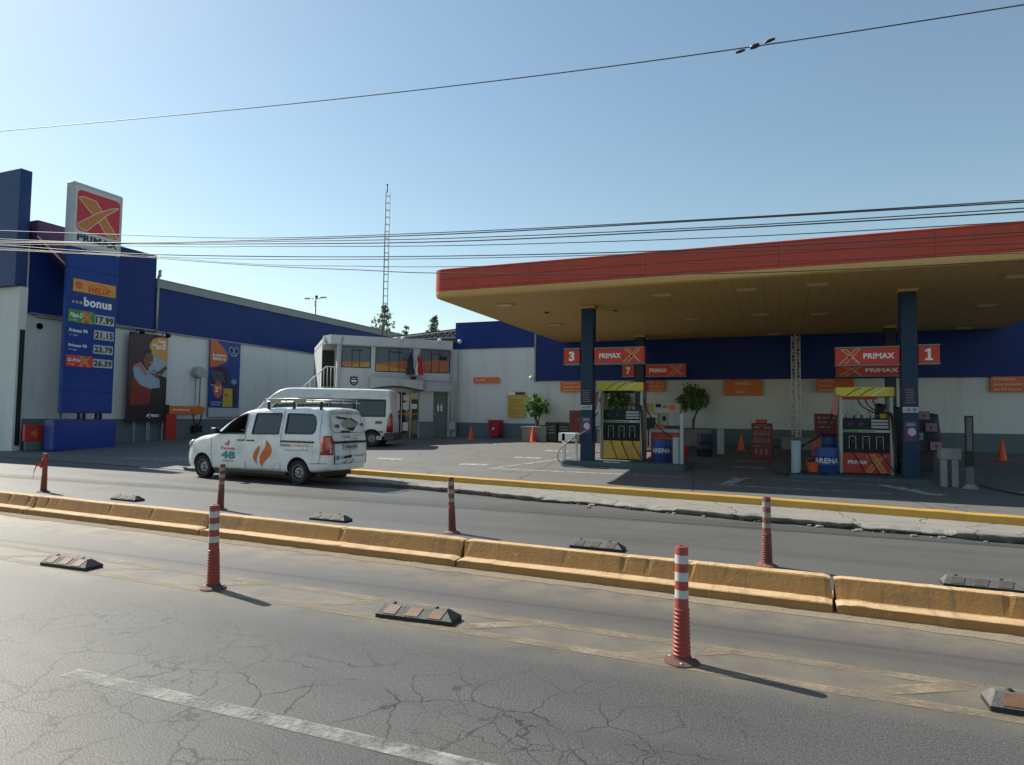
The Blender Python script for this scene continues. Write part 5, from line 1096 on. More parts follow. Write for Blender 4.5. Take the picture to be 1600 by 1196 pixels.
# seated driver, both hands on the wheel (coordinates in the van's frame, x forward, y left)
J = {'pelvis': (1.62, .30, .86, (.15, .13)), 'belly': (1.60, .30, 1.0, (.15, .12)), 'chest': (1.56, .30, 1.20, (.17, .11)), 'neck': (1.56, .30, 1.36, .055), 'jaw': (1.60, .30, 1.44, (.07, .075)), 'head': (1.59, .30, 1.53, (.085, .10)), 'crown': (1.58, .30, 1.60, .06), 'nose': (1.685, .30, 1.50, .014),
     'hipL': (1.70, .40, .84, .09), 'kneeL': (2.08, .42, .90, .065), 'footL': (2.25, .42, .74, .045), 'hipR': (1.70, .20, .84, .09), 'kneeR': (2.08, .18, .90, .065), 'footR': (2.25, .18, .74, .045)}
Bn = [('pelvis', 'belly'), ('belly', 'chest'), ('chest', 'neck'), ('neck', 'jaw'), ('jaw', 'head'), ('head', 'crown'), ('jaw', 'nose'), ('pelvis', 'hipL'), ('hipL', 'kneeL'), ('kneeL', 'footL'), ('pelvis', 'hipR'), ('hipR', 'kneeR'), ('kneeR', 'footR')]
for sd__, s in (('L', 1), ('R', -1)):
    y = .30+s*.19
    J['sh'+sd__] = (1.57, y, 1.30, .055); J['el'+sd__] = (1.80, y+s*.04, 1.17, .042); J['wr'+sd__] = (2.02, .30+s*.15, 1.21, .026); J['pa'+sd__] = (2.09, .30+s*.15, 1.225, (.03, .022))
    Bn += [('chest', 'sh'+sd__), ('sh'+sd__, 'el'+sd__), ('el'+sd__, 'wr'+sd__), ('wr'+sd__, 'pa'+sd__)]
    for i in range(4):
        dy = .30+s*.15+(i-1.5)*.018; J[f'f{i}{sd__}'] = (2.13+.006*(i % 2), dy, 1.235, .009); J[f'g{i}{sd__}'] = (2.145, dy, 1.21, .0085); Bn += [('pa'+sd__, f'f{i}{sd__}'), (f'f{i}{sd__}', f'g{i}{sd__}')]
    J['t'+sd__] = (2.10, .30+s*.10, 1.25, .009); Bn += [('pa'+sd__, 't'+sd__)]
m_skin = mat('skin', (.30, .16, .10), .55); m_shirt = mat('dark_shirt', (.03, .035, .05), .85); m_hair = mat('dark_hair', (.015, .012, .01), .8)
p = figure('person', 'driver in a dark shirt seated in the white minivan, hands on the steering wheel', J, Bn, 'pelvis', tuple(VO), th, [m_shirt, m_skin, m_hair])
for f in p.data.polygons:
    c = f.center
    if c.z > 1.40 and 1.45 < c.x < 1.75: f.material_index = 2 if (c.z > 1.56 or c.x < 1.56) else 1
    elif c.x > 1.86 and c.z > 1.1: f.material_index = 1

# ---- white high-roof minibus parked behind
th2 = math.atan2(-.381, -.925); nx = Vector((-.381, .925, 0)); BO = Vector((-15.17, 22.11, .34))+nx*.95
bus = thing('minibus', 'white high roof minibus with dark side windows parked in front of the shop', 'minibus', tuple(BO), th2)
BS = dict(xs=[-.82, -.74, -.5, 0, .8, 1.6, 2.4, 3.0, 3.4, 3.65, 3.9, 4.15, 4.4, 4.65, 4.9, 5.1, 5.35, 5.5],
    top=[(-.82, 2.28), (-.7, 2.33), (-.4, 2.35), (3.4, 2.38), (3.65, 2.34), (3.9, 2.23), (4.15, 2.03), (4.4, 1.80), (4.65, 1.54), (4.9, 1.30), (5.1, 1.18), (5.35, .98), (5.5, .72)],
    bot=[(-.82, .42), (-.3, .36), (5.2, .3), (5.5, .38)], half=[(-.82, .90), (-.74, .95), (-.4, .98), (4.2, .98), (4.9, .92), (5.35, .8), (5.5, .66)], belt=1.15, lean=.10, rear=lambda z: max(0, z-1.0)*.10)
bb = body_loft('body', BS, bus, [m_bpaint, m_cabin]); cut = []
def cutter2(b): o = b.build('cut', [m_cabin, m_cabin]); o.parent = bus; cut.append(o); return o
for wx in (0, 4.35):
    for s in (1, -1): b = MB(); b.lathe([(.40, 0), (.40, .4)], 36, 0, Matrix.Translation((wx, s*.62, .33)) @ Matrix.Rotation(R(-90*s), 4, 'X')); add_bool(bb, cutter2(b))
b = MB(); b.prism([(-.6, .75), (4.2, .75), (4.3, 1.3), (3.7, 2.0), (3.4, 2.2), (-.55, 2.2)], -.75, .75); add_bool(bb, cutter2(b))
BW = [[(-.52, 1.24), (.60, 1.24), (.60, 1.88), (-.52, 1.88)], [(.68, 1.24), (1.72, 1.24), (1.72, 1.89), (.68, 1.89)], [(1.80, 1.24), (3.0, 1.24), (3.0, 1.90), (1.80, 1.90)], [(3.2, 1.26), (4.2, 1.26), (3.95, 1.60), (3.7, 1.84), (3.2, 1.86)]]
for P in BW: b = MB(); b.prism(P, -1.2, 1.2); add_bool(bb, cutter2(b))
bpy.context.view_layer.update(); bake(bb, cut); bb.data.set_sharp_from_angle(angle=R(32))
m_bglass = glass_material('minibus_glass', (.20, .27, .28), .3)
for s in (1, -1):
    for P in BW:
        b = MB(); patch(b, P if s < 0 else P[::-1], side_fn(BS, -.012, s)); g = b.build('window', m_bglass, bus); b = MB(); pstrip(b, P+[P[0]], .05, side_fn(BS, .004, s)); b.build('rubber_trim', m_black, g)
fn = side_fn(BS, .008); b = MB(); pstrip(b, [(-.52, 1.90), (3.0, 1.93)], .05, fn); b.build('maroon_stripe', mat('dark_maroon', (.05, .01, .02), .4), bus)
b = MB(); pstrip(b, [(3.08, 1.95), (3.1, .4)], .012, fn); pstrip(b, [(1.76, 1.95), (1.76, .4)], .012, fn); pstrip(b, [(.64, 2.0), (.64, .9)], .01, fn); b.build('door_seam', m_seam, bus)
for wx in (0, 4.35):
    for s in (1, -1): wheel(bus, wx, s*.84, .33, .22, s, holes=6)
b = MB(); v = []
for z, a in ((.60, -.60), (.9, -.62), (1.2, -.68), (1.38, -.74)): v += [(a, .985, z), (-.74, .975, z), (-.835+BS['rear'](z), .90, z)]
b.add(v, [(3*i+k, 3*i+k+1, 3*i+4+k, 3*i+3+k) for i in range(3) for k in range(2)], 0, True); o = b.build('tail_lamp', m_lampred, bus); s_ = o.modifiers.new('s', 'SOLIDIFY'); s_.thickness = .02; s_.offset = 1
b = MB(); b.box(-.90, -.50, -.95, .985, .28, .58); b.build('bumper', mat('bumper_grey', (.045, .048, .05), .6), bus, bevel=.03)
b = MB(); b.box(-.5, 5.0, -.7, .7, .25, .45); b.build('underbody', m_black, bus)
b = MB(); P = [(-.42, .93), (-.14, .93), (-.14, 1.06), (-.42, 1.06)]; patch(b, P, side_fn(BS, .008)); put_text(b, 'SOM', .16, .40, .955, 1.035, 0, 1, .06, fn=lambda u, z: side_fn(BS, .011)(-u, z)); b.build('sticker', [mat('sticker_yellow', (.52, .36, .06), .5), m_digit], bus)
b = MB(); b.box(-.45, -.28, .97, 1.0, .58, .66); b.build('side_marker', m_lampred, bus, bevel=.006); b = MB(); b.box(-.42, -.2, .96, 1.0, .30, .46); b.build('mud_flap', m_lcd, bus)
for x in (3.1, 2.1, 1.2, .3):
    for y in (.45, -.45): seat(x, y, .5, bus, 1.6)

# ------------------------------------------------------------------ islands and dispensers
m_island = mat('island_kerb', (.055, .085, .10), .7, dirt=(.10, .11, .11), dscale=5, bump=.3)
def island(x0, x1, y0, y1, zt, label):
    t = MB(); P = rrect(x0, x1, y0, y1, .18, 4); t.prism(P, gz(y0)-.1, zt, 0, 'xy'); return tag(t.build('pump_island', m_island, None, bevel=.02), label, 'island', 'raised pump islands')
island(-6.05, -2.45, 18.45, 20.4, .38, 'raised dark island under the left dispenser and the number 3 sign')
island(.2, 3.75, 18.1, 20.3, .27, 'raised dark island under the right dispenser and the number 1 sign')
island(-5.95, -2.3, 24.0, 25.6, .52, 'rear raised island under the white dispenser')
island(.6, 4.5, 24.2, 25.8, .52, 'rear raised island at the right, in the canopy shade')

def hose(b, pts, r=.018, n=10):
    P = [Vector(p) for p in pts]; out = []
    for i in range(len(P)-1):
        p0, p1, p2, p3 = P[max(i-1, 0)], P[i], P[i+1], P[min(i+2, len(P)-1)]
        for k in range(n):
            u = k/n; out.append(.5*((2*p1)+(-p0+p2)*u+(2*p0-5*p1+4*p2-p3)*u*u+(-p0+3*p1-3*p2+p3)*u**3))
    out.append(P[-1]); b.tube(out, r, 7)
m_silver = mat('dispenser_silver', (.30, .31, .31), .35, .5, dirt=(.15, .15, .15)); m_dglass = mat('display_black', (.008, .013, .016), .4, spec=.25); m_dpanel = mat('dispenser_dark', (.010, .017, .021), .5, spec=.25, dirt=(.05, .06, .06), dscale=8)
def dispenser(loc, label, low, wd, H, lowtxt, topm, right):
    """front facing the road; H total height, wd overall width"""
    t = thing('fuel_dispenser', label, 'fuel pump', loc, 0, 'fuel dispensers with overhead hoods'); D = .62; k = H/2.38
    for x in (0, wd-.09): b = MB(); b.box(x, x+.09, 0, D, 0, 2.12*k); b.build('side_post', m_silver, t, bevel=.012)
    b = MB(); b.box(.09, wd-.09, .02, D-.02, .02, .58*k); lo = b.build('lower_panel', low, t, bevel=.008)
    b = MB(); put_text(b, 'PRIMAX', .20, .20+wd*.36, .27*k, .37*k, .014, 0, .05)
    if lowtxt: xmark(b, wd*.5, wd*.86, .05*k, .54*k, .012, 1, 2, .014)
    b.build('lettering', [m_letter if lowtxt else mat('faded_text', (.62, .42, .22), .5), m_xorange, m_xline], lo)
    if not lowtxt:
        b = MB(); xmark(b, wd*.48, wd*.85, .05*k, .54*k, .012, 0, 1, .012); b.build('emblem', [mat('emblem_ochre', (.60, .34, .06), .5), mat('emblem_olive', (.45, .38, .10), .5)], lo)
    b = MB(); b.box(.09, wd-.09, .08, D-.08, .58*k, 1.14*k); bay = b.build('nozzle_bay', m_dpanel, t)
    for i in range(3):
        cx = wd*(.25+.25*i); b = MB(); b.box(cx-.085, cx-.07, .03, .08, .68*k, 1.03*k); b.box(cx+.07, cx+.085, .03, .08, .68*k, 1.03*k); b.box(cx-.085, cx+.085, .03, .08, 1.02*k, 1.035*k); b.build('holster', m_silver, bay)
        b = MB(); b.tube([(cx-.02, -.01, .70*k), (cx, .0, .85*k), (cx+.03, .03, .98*k)], .02, 7); b.box(cx-.05, cx+.06, -.03, .02, .84*k, .96*k); b.tube([(cx+.02, 0, .94*k), (cx-.03, -.07, .90*k), (cx-.03, -.06, .82*k)], .009, 5); b.build('nozzle', m_black, bay, bevel=.004)
    b = MB(); b.box(.09, wd-.09, .05, D-.05, 1.14*k, 1.21*k, 0); b.box(.10, wd*.38, .04, .05, 1.15*k, 1.20*k, 1); b.box(wd*.40, wd*.66, .042, .05, 1.165*k, 1.185*k, 2); b.build('label_strip', [mat('strip_white', (.45, .47, .46), .5), m_green, m_digit], t)
    b = MB(); b.box(.09, wd-.09, .04, D-.04, 1.21*k, 1.53*k); hd = b.build('display_head', m_dglass, t, bevel=.015)
    b = MB()
    for i in range(3): b.box(wd*.60, wd-.12, .03, .04, (1.26+.085*i)*k, (1.32+.085*i)*k, 0)
    b.box(.16, wd*.5, .034, .04, 1.27*k, 1.46*k, 1)
    for cx in (.27, .27+wd*.2): b.flat(ell(cx, 1.37*k, .06, .06, 14), .032, 2)
    b.build('display', [mat('display_grey', (.32, .37, .40), .3), m_dglass, m_navy], hd)
    b = MB(); b.box(-.06, wd+.02, -.06, D+.06, 2.12*k, 2.38*k); hood = b.build('hood', topm, t, bevel=.012)
    b = MB()
    for x0_ in (.18, .50, .78): pts = [(x0_+.34*u, 2.14*k+.22*k*math.sin(u*1.35)) for u in (0, .2, .45, .7, 1)]; strip(b, pts, .022, -.064, 0 if x0_ < .7 else 1)
    b.build('hood_stripes', [m_dark, m_letter], hood)
    b = MB(); b.box(wd+.021, wd+.035, -.06, D+.06, 2.12*k, 2.37*k); b.build('end_panel', m_red, hood)
    b = MB(); b.box(.1, wd-.35, .1, .4, 2.05*k, 2.12*k); b.build('valance', m_red if lowtxt else m_dark, hood)
    b = MB(); hx = wd
    for i in range(3):
        cx = wd*(.25+.25*i); hose(b, [(cx-.03, -.02, .70*k), (cx+.05, -.10, .50*k), (cx+(.18 if i < 2 else .22), -.18, .22*k), (cx+.26+.06*i, -.2, .0)], .017)
    for i in range(3): hose(b, [(wd*(.36+.14*i), .3, 2.12*k), (wd*(.42+.13*i), .05, 1.88*k), (wd*(.66+.08*i), -.02, 1.68*k), (wd-.10+.03*i, -.06, 1.62*k), (wd-.02+.02*i, -.09, .9*k), (wd+.02, -.12, .12)], .015)
    if right: hose(b, [(wd-.03, .2, 1.95*k), (wd+.15, -.1, 1.50*k), (wd+.55, -.25, .98*k), (wd+.93, -.2, .70*k)], .02)
    b.build('hose', m_black, t)
    b = MB()
    for i in range(5): b.lathe([(.03, 0), (.03, .05), (.045, .06), (.02, .09)], 8, T=Matrix.Translation((.2+i*.18, .2, 1.53*k)))
    b.build('hose_swivel', m_silver, t)
    return t
dispenser((-5.15, 19.72, .38), 'fuel dispenser with yellow lower panel, beside the column numbered 3', m_yellow, 1.32, 2.36, False, m_lime, True)
dp = dispenser((1.44, 19.3, .27), 'fuel dispenser with red lower panel, left of the column numbered 1', m_red, 1.27, 2.27, True, m_lime, False)
# clutter on top of the right dispenser
t = tag(MB().box(0, .14, 0, .2, 0, .16).build('striped_box', mat('hazard_yellow', (.55, .36, .03), .5), None, bevel=.01, loc=(2.42, 19.45, .27+1.53*2.27/2.38)), 'small yellow and black box on the head of the dispenser with red lower panel', 'box')
random.seed(4)
for i in range(3):
    b = MB(); b.lathe([(.04, 0), (.05, .10), (.03, .16), (.015, .17), (.015, .2)], 12); tag(b.build('bottle', mat('bottle_pale', (.25, .33, .38), .25), None, loc=(1.66+.24*i, 19.42, .27+1.53*2.27/2.38), auto=40), 'small pale bottle standing on the head of the dispenser with red lower panel', 'bottle', 'pale bottles on the right dispenser')

# nozzles hung aside from the hoods, long hoses sweeping down to the left
def side_nozzle(x, y, z, label, pts, pts2):
    t = thing('hung_nozzle', label, 'hose', (x, y, z), 0, 'pale red nozzle covers hung beside the dispensers')
    b = MB(); b.add([(-.02, -.05, .28), (.10, -.05, .32), (.02, -.05, -.26), (-.13, -.05, -.18), (-.02, .05, .28), (.10, .05, .32), (.02, .05, -.26), (-.13, .05, -.18)], [(0, 3, 2, 1), (4, 5, 6, 7), (0, 1, 5, 4), (1, 2, 6, 5), (2, 3, 7, 6), (3, 0, 4, 7)]); b.build('cover', mat('nozzle_cover_pink', (.42, .14, .13), .5, var=.2, scale=12), t, bevel=.02)
    for P, r in ((pts, .02), (pts2, .018)):
        if P: b = MB(); hose(b, [(p[0]-x, p[1]-y, p[2]-z) for p in P], r); b.build('hose', m_black, t)
    return t
side_nozzle(-5.27, 19.6, 2.15, 'pale red nozzle cover hanging between the number 3 column and the left dispenser', [(-5.36, 19.6, 1.95), (-5.5, 19.5, 1.75), (-5.75, 19.3, 1.55)], [(-5.2, 19.6, 1.8), (-5.45, 19.5, 1.4), (-5.6, 19.4, 1.1)])
side_nozzle(1.36, 19.2, 2.03, 'pale red nozzle cover hanging at the left side of the dispenser with red lower panel', [(1.26, 19.1, 1.8), (.95, 18.9, 1.25), (.45, 18.8, .95), (-.05, 18.7, .72), (-.22, 18.6, .42), (.0, 18.5, .26), (.5, 18.5, .28), (1.1, 18.6, .3)], [(1.3, 19.1, 1.8), (1.0, 18.9, 1.35), (.6, 18.8, 1.0), (.35, 18.8, .7), (.4, 18.7, .36), (.9, 18.6, .3)])
b = MB(); hose(b, [(-5.16, 18.72, 1.35), (-5.45, 18.55, 1.15), (-5.75, 18.45, .95), (-5.98, 18.4, .75), (-6.08, 18.38, .5), (-5.98, 18.36, .32), (-5.7, 18.35, .22), (-5.2, 18.33, .21), (-4.6, 18.34, .22)], .016); tag(b.build('service_hose', mat('pale_hose', (.16, .16, .155), .4), None), 'thin service hose arching from the number 3 column to the ground at its left', 'hose')

# ------------------------------------------------------------------ guards, posts, drums, buckets, cones
t = thing('hoop_barrier', 'white metal hoop barrier at the left end of the left pump island', 'barrier', (-6.0, 18.5, gz(18.5)))
b = MB(); b.box(0, .11, 0, .11, 0, .98); b.build('leg', m_white, t, bevel=.01); b = MB(); b.box(.30, .36, .40, .46, 0, .8); b.build('leg', m_white, t, bevel=.01); b = MB(); b.box(-.10, .42, .0, .5, .74, .98); b.build('top', m_white, t, bevel=.015)
def post(x, y, z, r, h, m, label, name='guard_post'):
    b = MB(); b.lathe([(r, 0), (r, h-.02), (r*.9, h), (.001, h+.002)], 20); return tag(b.build(name, m, None, loc=(x, y, z), auto=40), label, 'post', 'pale guard posts round the pumps')
m_pale = mat('pale_blue_post', (.30, .37, .40), .5, dirt=(.15, .18, .18), dscale=6)
post(-2.72, 19.0, .2, .12, .92, m_pale, 'pale round guard post at the right end of the left pump island'); post(.38, 18.75, .2, .12, .92, m_pale, 'pale round guard post left of the orange bucket')
post(-1.95, 24.2, .4, .12, .9, m_pale, 'pale round guard post by the rear island, left of the price board'); post(3.25, 24.4, .45, .1, .8, m_white, 'white guard post seen under the dark covered dispenser')
b = MB(); b.box(0, .10, 0, .06, 0, 1.58); b.box(-.06, .16, -.05, .11, 0, .03); tag(b.build('flat_post', m_galv, None, bevel=.008, loc=(-2.62, 18.85, gz(18.8))), 'tall flat grey post at the right end of the left pump island', 'post')
t = thing('flat_post', 'tall dark framed post standing on the forecourt at the right', 'post', (3.95, 17.6, gz(17.6)))
b = MB(); b.box(-.075, .075, -.03, .03, 0, .55); b.box(-.06, .06, -.025, .025, .55, 1.62); b.build('upright', mat('dark_post_grey', (.10, .11, .125), .6), t, bevel=.008); b = MB(); b.box(-.078, -.06, -.035, .035, .85, 1.64); b.box(.06, .078, -.035, .035, .85, 1.64); b.box(-.06, .06, -.035, .035, 1.60, 1.64); b.box(-.08, .08, -.035, .035, .5, .85); b.build('frame', m_dark, t); b = MB(); b.lathe([(.17, 0), (.15, .02), (.08, .10)], 12); b.build('foot', m_concrete, t, auto=30)
b = MB(); hose(b, [(4.1, 17.5, .25), (4.6, 17.0, .16), (5.2, 16.4, .13), (5.6, 15.7, .12)], .02); tag(b.build('ground_hose', m_black, None), 'black hose lying on the forecourt at the right edge', 'hose')
t = thing('concrete_stand', 'small pale concrete stand with two legs beside the tall framed post', 'stand', (3.42, 17.75, gz(17.7)))
b = MB(); b.box(0, .42, 0, .4, .62, .88); b.build('top', m_concrete, t, bevel=.02)
for x in (.0, .22): b = MB(); b.box(x, x+.13, 0, .13, 0, .62); b.build('leg', m_concrete, t, bevel=.01)
def drum(x, y, z, r, h, m, label, txt=None, lid=False, name='drum', cat='drum'):
    t = thing(name, label, cat, (x, y, z)); b = MB(); pr = [(r*.97, 0), (r, .02), (r, h*.32), (r*1.03, h*.34), (r, h*.36), (r, h*.64), (r*1.03, h*.66), (r, h*.68), (r, h-.02), (r*.97, h), (r*.9, h), (r*.9, h-.03), (.001, h-.03)]; b.lathe(pr, 28); b.build('shell', m, t, auto=40)
    if txt:
        b = MB(); put_text(b, txt, -r*1.15, r*1.15, h*.42, h*.62, 0, 0, .05, fn=lambda u, zz_: ((r*1.045)*math.sin(u/r), -(r*1.045)*math.cos(u/r), zz_)); b.build('lettering', mat('faded_white_text', (.5, .52, .55), .6), t)
    return t
drum(-3.22, 19.5, .38, .27, .66, m_bluedrum, 'blue drum lettered ARENA on the left island, under the red cabinet', 'ARENA')
drum(1.10, 18.95, .27, .28, .68, m_bluedrum, 'blue drum lettered ARENA between the orange bucket and the right dispenser', 'ARENA')
drum(1.42, 21.9, gz(21.9), .27, .9, m_bluedrum, 'blue drum half hidden behind the right dispenser, under the maroon box'); drum(-2.4, 23.2, gz(23.2), .25, .75, mat('dark_drum', (.012, .02, .05), .5), 'dark drum standing between the red bucket and a pale post')
drum(3.0, 20.3, .3, .34, .72, m_black, 'black rubbish drum lettered BASURA behind the number 1 column', None)
b = MB(); put_text(b, 'BASURA', .1, .62, .42, .54, 0, 0, .05, fn=lambda u, zz_: (.36*math.sin((u-.1)/.36), -.36*math.cos((u-.1)/.36), zz_)); b.build('lettering', mat('faded_white_text2', (.4, .41, .42), .6), bpy.data.objects[[o.name for o in bpy.data.objects if o.get('label', '').startswith('black rubbish drum')][0]])
def bucket(x, y, z, r, h, m, label):
    t = thing('bucket', label, 'bucket', (x, y, z)); b = MB(); b.lathe([(r*.75, 0), (r, h), (r*1.06, h), (r*1.06, h+.015), (r*.95, h+.015), (r*.7, .02), (.001, .02)], 20); b.build('shell', m, t, auto=40)
    b = MB(); b.tube([(r*math.cos(a), -.02, h+.01+.12*math.sin(a)) for a in [math.pi*i/12 for i in range(13)]], .005, 5); b.build('handle', m_galv, t)
m_or = mat('orange_bucket', (.60, .085, .02), .45); bucket(.78, 18.8, .27, .165, .28, m_or, 'orange bucket on the ground between the pale post and the blue drum'); bucket(-3.05, 23.0, gz(23), .17, .32, m_red, 'red bucket in the shade right of the red cabinet')
b = MB(); b.tube([(0, 0, 0), (-.05, 0, .42)], .035, 8); tag(b.build('dark_bottle', m_black, None, loc=(.82, 18.82, .30)), 'dark bottle standing in the orange bucket', 'bottle')
def cone(x, y, z, h, label, band=False):
    t = thing('traffic_cone', label, 'cone', (x, y, z), random.uniform(0, 1), 'orange traffic cones on the forecourt'); r = h*.20
    b = MB(); b.lathe([(r, .03), (r*.92, .06), (h*.045, h*.97), (h*.03, h), (.001, h)], 24); b.build('shell', m_cone, t, auto=50)
    b = MB(); b.box(-r*1.25, r*1.25, -r*1.25, r*1.25, 0, .032); b.build('base', m_cone if not band else m_black, t, bevel=.012)
    if band:
        b = MB(); b.lathe([(r*.80, h*.20), (r*.68, h*.34)], 24); b.build('band', m_refl, t)
cone(-13.12, 27.0, gz(27), .66, 'dull orange cone in the shade left of the red bin'); cone(-10.06, 26.95, gz(26.9), .68, 'bright orange cone at the edge of the shade below the dense round tree'); cone(-1.36, 25.95, gz(25.9), .62, 'orange cone left of the maroon price board')
cone(6.5, 25.1, gz(25.1), .68, 'orange cone alone at the far right below the parking notice'); cone(-6.55, 23.2, gz(23.2), .86, 'tall orange cone between the number 3 column and the left dispenser'); cone(1.05, 22.6, gz(22.6), .90, 'orange cone with white band behind the long black hoses', True)
t = thing('wheelie_bin', 'red wheeled bin against the grey base of the tall blue wall', 'bin', (-12.7, 28.85, gz(28.8)))
b = MB(); b.add([(-.2, -.22, .06), (.2, -.22, .06), (.2, .22, .06), (-.2, .22, .06), (-.27, -.3, .78), (.27, -.3, .78), (.27, .3, .78), (-.27, .3, .78)], [(0, 3, 2, 1), (4, 5, 6, 7), (0, 1, 5, 4), (1, 2, 6, 5), (2, 3, 7, 6), (3, 0, 4, 7)]); b.build('shell', mat('bin_red', (.42, .012, .03), .4), t, bevel=.03)
b = MB(); b.box(-.29, .29, -.32, .32, .78, .86); b.build('lid', mat('bin_red', (.42, .012, .03), .4), t, bevel=.025)
for x in (-.22, .22): b = MB(); b.lathe([(.07, -.03), (.07, .03)], 14, T=Matrix.Translation((x, .22, .07)) @ Matrix.Rotation(R(90), 4, 'Y')); b.build('wheel', m_black, t)
b = MB(); b.flat(ell(0, .45, .05, .06, 12), -.285); b.build('mark', m_letter, t)
for i, (x, l) in enumerate(((-9.35, 'black slatted crate stack on the left, between the planter and a second one'), (-8.75, 'black slatted crate stack half hidden by the maroon board'))):
    t = thing('crate', l, 'crate', (x, 27.5, gz(27.5)), 0, 'black crates stacked by the back wall'); b = MB(); b.box(-.27, .27, -.2, .2, 0, .86); b.build('shell', m_black, t, bevel=.015)
    b = MB()
    for z in (.38, .52, .64): b.box(-.17, .17, -.208, -.2, z, z+.03)
    b.build('slots', mat('crate_slot', (.30, .33, .33), .6), t)
b = MB(); b.box(-.34, .34, -.02, .02, .0, 1.32); t = tag(b.build('maroon_board', m_maroon, None, bevel=.01, loc=(-7.95, 26.6, gz(26.6)+.1)), 'plain maroon board standing left of the number 3 column', 'board')
# price board on the forecourt
t = thing('price_board', 'maroon price board with rows of small pictures standing on the forecourt', 'sign board', (-.87, 22.6, gz(22.6)))
b = MB(); b.box(0, .64, -.03, .25, 0, 1.18); b.build('panel', m_maroon, t, bevel=.01); b = MB(); b.box(.13, .48, -.02, .02, 1.18, 1.30); b.build('header', m_red, t, bevel=.01)
b = MB(); random.seed(9); put_text(b, 'PROMOCION', .15, .46, 1.10, 1.13, -.034, 0, .03); b.box(.09, .26, -.034, -.03, 1.02, 1.05); b.box(.38, .57, -.034, -.03, 1.02, 1.05)
for z, n_ in ((.83, 6), (.60, 6)):
    for i in range(n_): b.box(.08+i*.085, .13+i*.085, -.034, -.03, z, z+random.uniform(.08, .13), 1)
    b.box(.06, .58, -.033, -.03, z-.03, z-.015, 0)
for i in range(3): b.box(.11+i*.15, .19+i*.15, -.034, -.03, .17, .17+random.uniform(.14, .2), 1)
put_text(b, 'LLEVA 2', .08, .34, .43, .46, -.034, 0, .03); put_text(b, 'x 1', .42, .52, .43, .46, -.034, 0, .03); b.build('print', [mat('board_text', (.42, .34, .33), .5), mat('board_item', (.24, .12, .11), .5, var=.6, scale=20)], t)
# maroon box with lettering on the blue drum
t = tag(MB().box(-.42, .30, -.28, .25, 0, .62).build('lettered_box', m_maroon, None, bevel=.02, loc=(1.38, 21.75, gz(21.9)+.9)), 'maroon box with white lines of text on top of the half hidden blue drum', 'box')
b = MB(); put_text(b, 'EL 95 MAS', -.34, .12, .47, .53, -.285, 0, .02); put_text(b, 'POTENTE', -.34, .05, .34, .39, -.285, 0, .02); put_text(b, 'LIMPIO', -.3, -.02, .20, .25, -.285, 0, .02); b.build('lettering', mat('box_text', (.42, .38, .38), .5), t)
# white rear dispenser
t = thing('fuel_dispenser', 'white rear dispenser with green and red header, right of the column numbered 7', 'fuel pump', (-4.85, 24.6, .5)); m_offw = mat('off_white_casing', (.40, .42, .41), .45, dirt=(.2, .2, .2))
b = MB(); b.box(0, .62, 0, .5, 0, 1.32); b.build('casing', m_offw, t, bevel=.02); b = MB(); b.box(.62, .95, .15, .35, .9, 1.32); b.build('arm', m_offw, t, bevel=.01)
b = MB(); b.box(-.05, 1.42, -.05, .5, 1.34, 1.72); hd = b.build('header', m_offw, t, bevel=.015)
b = MB(); b.box(.12, .30, -.055, -.05, 1.38, 1.70, 0); b.box(.32, .50, -.055, -.05, 1.38, 1.70, 1); b.box(.55, .76, -.055, -.05, 1.56, 1.69, 2); b.box(.82, .98, -.055, -.05, 1.54, 1.57, 2); b.box(.82, .98, -.055, -.05, 1.60, 1.63, 2); b.box(1.05, 1.28, -.055, -.05, 1.48, 1.66, 3); b.build('header_panels', [m_red, mat('apple_green', (.18, .33, .05), .5), m_dark, m_orange], hd)
b = MB(); b.box(.08, .54, -.01, 0, .1, 1.18); b.build('recess', m_dark, t)
b = MB()
for x in (.17, .31): b.box(x, x+.09, -.03, -.01, .08, .72)
b.build('nozzle_cover', m_offw, t, bevel=.01); b = MB(); b.box(.78, .90, .12, .15, 1.06, 1.24); b.build('keypad', m_dark, t)
t = thing('cabinet', 'red fronted cabinet with a pale tray top beside the white rear dispenser', 'cabinet', (-3.75, 20.6, .38))
b = MB(); b.box(0, .96, 0, .5, 0, .82); b.build('body', m_red, t, bevel=.01); b = MB(); b.box(-.03, .86, -.03, .52, .83, .95); b.build('tray', m_offw, t, bevel=.01)
b = MB(); put_text(b, 'PRIMAX', .12, .55, .52, .64, -.004, 0, .05); xline(b, .5, .78, .50, .80, -.006, 1, None, .012); b.build('lettering', [m_letter, m_xorange], t)
tag(MB().box(-.15, .15, -.12, .12, 0, .13).build('orange_tray', m_orange, None, bevel=.02, loc=(-3.5, 20.75, 1.33)), 'small orange tray on the cabinet top beside a dark one', 'tray'); tag(MB().box(-.22, .22, -.12, .12, 0, .10).build('dark_tray', m_navy, None, bevel=.02, loc=(-3.08, 20.75, 1.33)), 'dark blue tray on the right half of the cabinet top', 'tray')
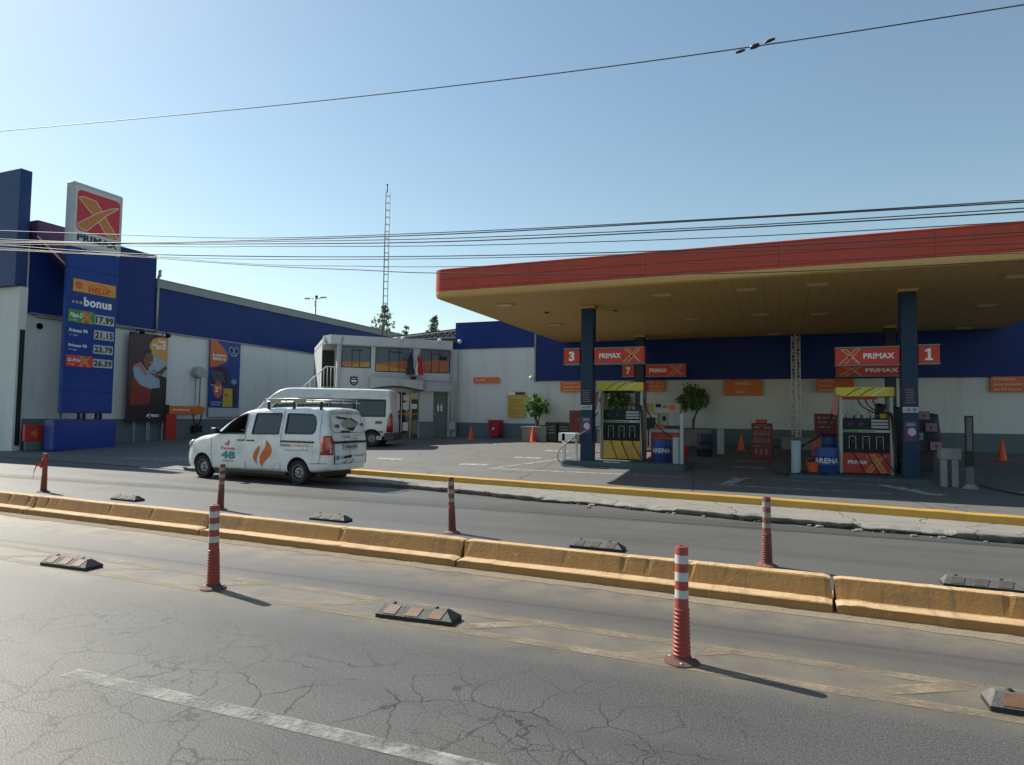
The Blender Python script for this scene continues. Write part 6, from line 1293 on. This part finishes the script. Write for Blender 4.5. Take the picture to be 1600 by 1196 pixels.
# dispenser under a dark cover with stickers, right of the number 1 column
t = thing('covered_dispenser', 'dispenser wrapped in a dark blue cover with pink stickers behind the number 1 column', 'fuel pump', (3.0, 20.7, .3))
b = MB(); nx_, nz_ = 14, 12; v = []
def drape(u, w_): 
    x = -.45+1.42*u; zt = 1.86-.30*u; zb_ = .72-.10*math.sin(u*3.1)-(.12*u)
    z = zb_+(zt-zb_)*w_; return (x-.02+.12*(1-w_)*(u-.4), -.05*math.sin(u*14+w_*3)*(1-w_)-.14*(1-w_), z)
for s, dy in ((0, 0), (1, .62)):
    for i in range(nx_+1):
        for j in range(nz_+1): p_ = drape(i/nx_, j/nz_); v.append((p_[0], dy-p_[1] if s else p_[1], p_[2]))
N = (nx_+1)*(nz_+1); fs = []
for s in (0, 1):
    for i in range(nx_):
        for j in range(nz_): a = s*N+i*(nz_+1)+j; q = (a, a+nz_+1, a+nz_+2, a+1); fs.append(q if not s else q[::-1])
for i in range(nx_): a = i*(nz_+1)+nz_; fs.append((a, a+nz_+1, N+a+nz_+1, N+a))
for i in (0, nx_):
    for j in range(nz_): a = i*(nz_+1)+j; fs.append((a, a+1, N+a+1, N+a) if i == 0 else (a+1, a, N+a, N+a+1))
b.add(v, fs, 0, True); b.build('cover', mat('dark_tarpaulin', (.012, .014, .035), .55, bump=.4, bscale=8), t)
b = MB(); b.box(-.35, .85, .1, .5, 0, .8); b.build('casing', m_black, t)
for x, z, w_, h_, c in ((.46, 1.42, .26, .22, (.26, .13, .23)), (.62, 1.10, .26, .22, (.26, .13, .23)), (.72, .60, .27, .22, (.36, .14, .28)), (-.36, 1.45, .18, .24, (.32, .12, .04)), (.40, .86, .16, .20, (.20, .26, .28)), (-.34, 1.12, .12, .18, (.2, .26, .3))):
    b = MB(); b.box(x, x+w_, -.215, -.21, z, z+h_, 0); b.box(x+w_*.4, x+w_*.6, -.218, -.215, z+h_*.35, z+h_*.6, 1); b.build('sticker', [mat(f'sticker_{c[0]}_{c[2]}', c, .5), m_dark], t)
# piping and small fittings by the shop corner
t = thing('water_tap', 'grey tap housing at the foot of the pipes beside the shop door', 'tap', (-14.9, 28.55, gz(28.5)))
b = MB(); b.box(-.15, .2, -.1, .1, .35, .75); b.build('box', m_galv, t, bevel=.02); b = MB(); b.tube([(-.1, 0, 0), (-.1, 0, .4)], .03, 6); b.build('pipe', m_galv, t)
for x, y, z, l in ((-14.75, 29.1, 5.35, 'white dome camera at the top left corner of the tall blue wall'), (-10.5, 28.0, 3.42, 'white bullet camera at the foot of the blue edge above the round tree')):
    t = thing('security_camera', l, 'camera', (x, y, z), 0, 'security cameras on the walls'); b = MB(); b.ball((0, -.2, 0), .1); b.build('housing', m_white, t); b = MB(); b.tube([(0, -.2, 0), (0, .1, .05)], .02, 6); b.build('bracket', m_galv, t)
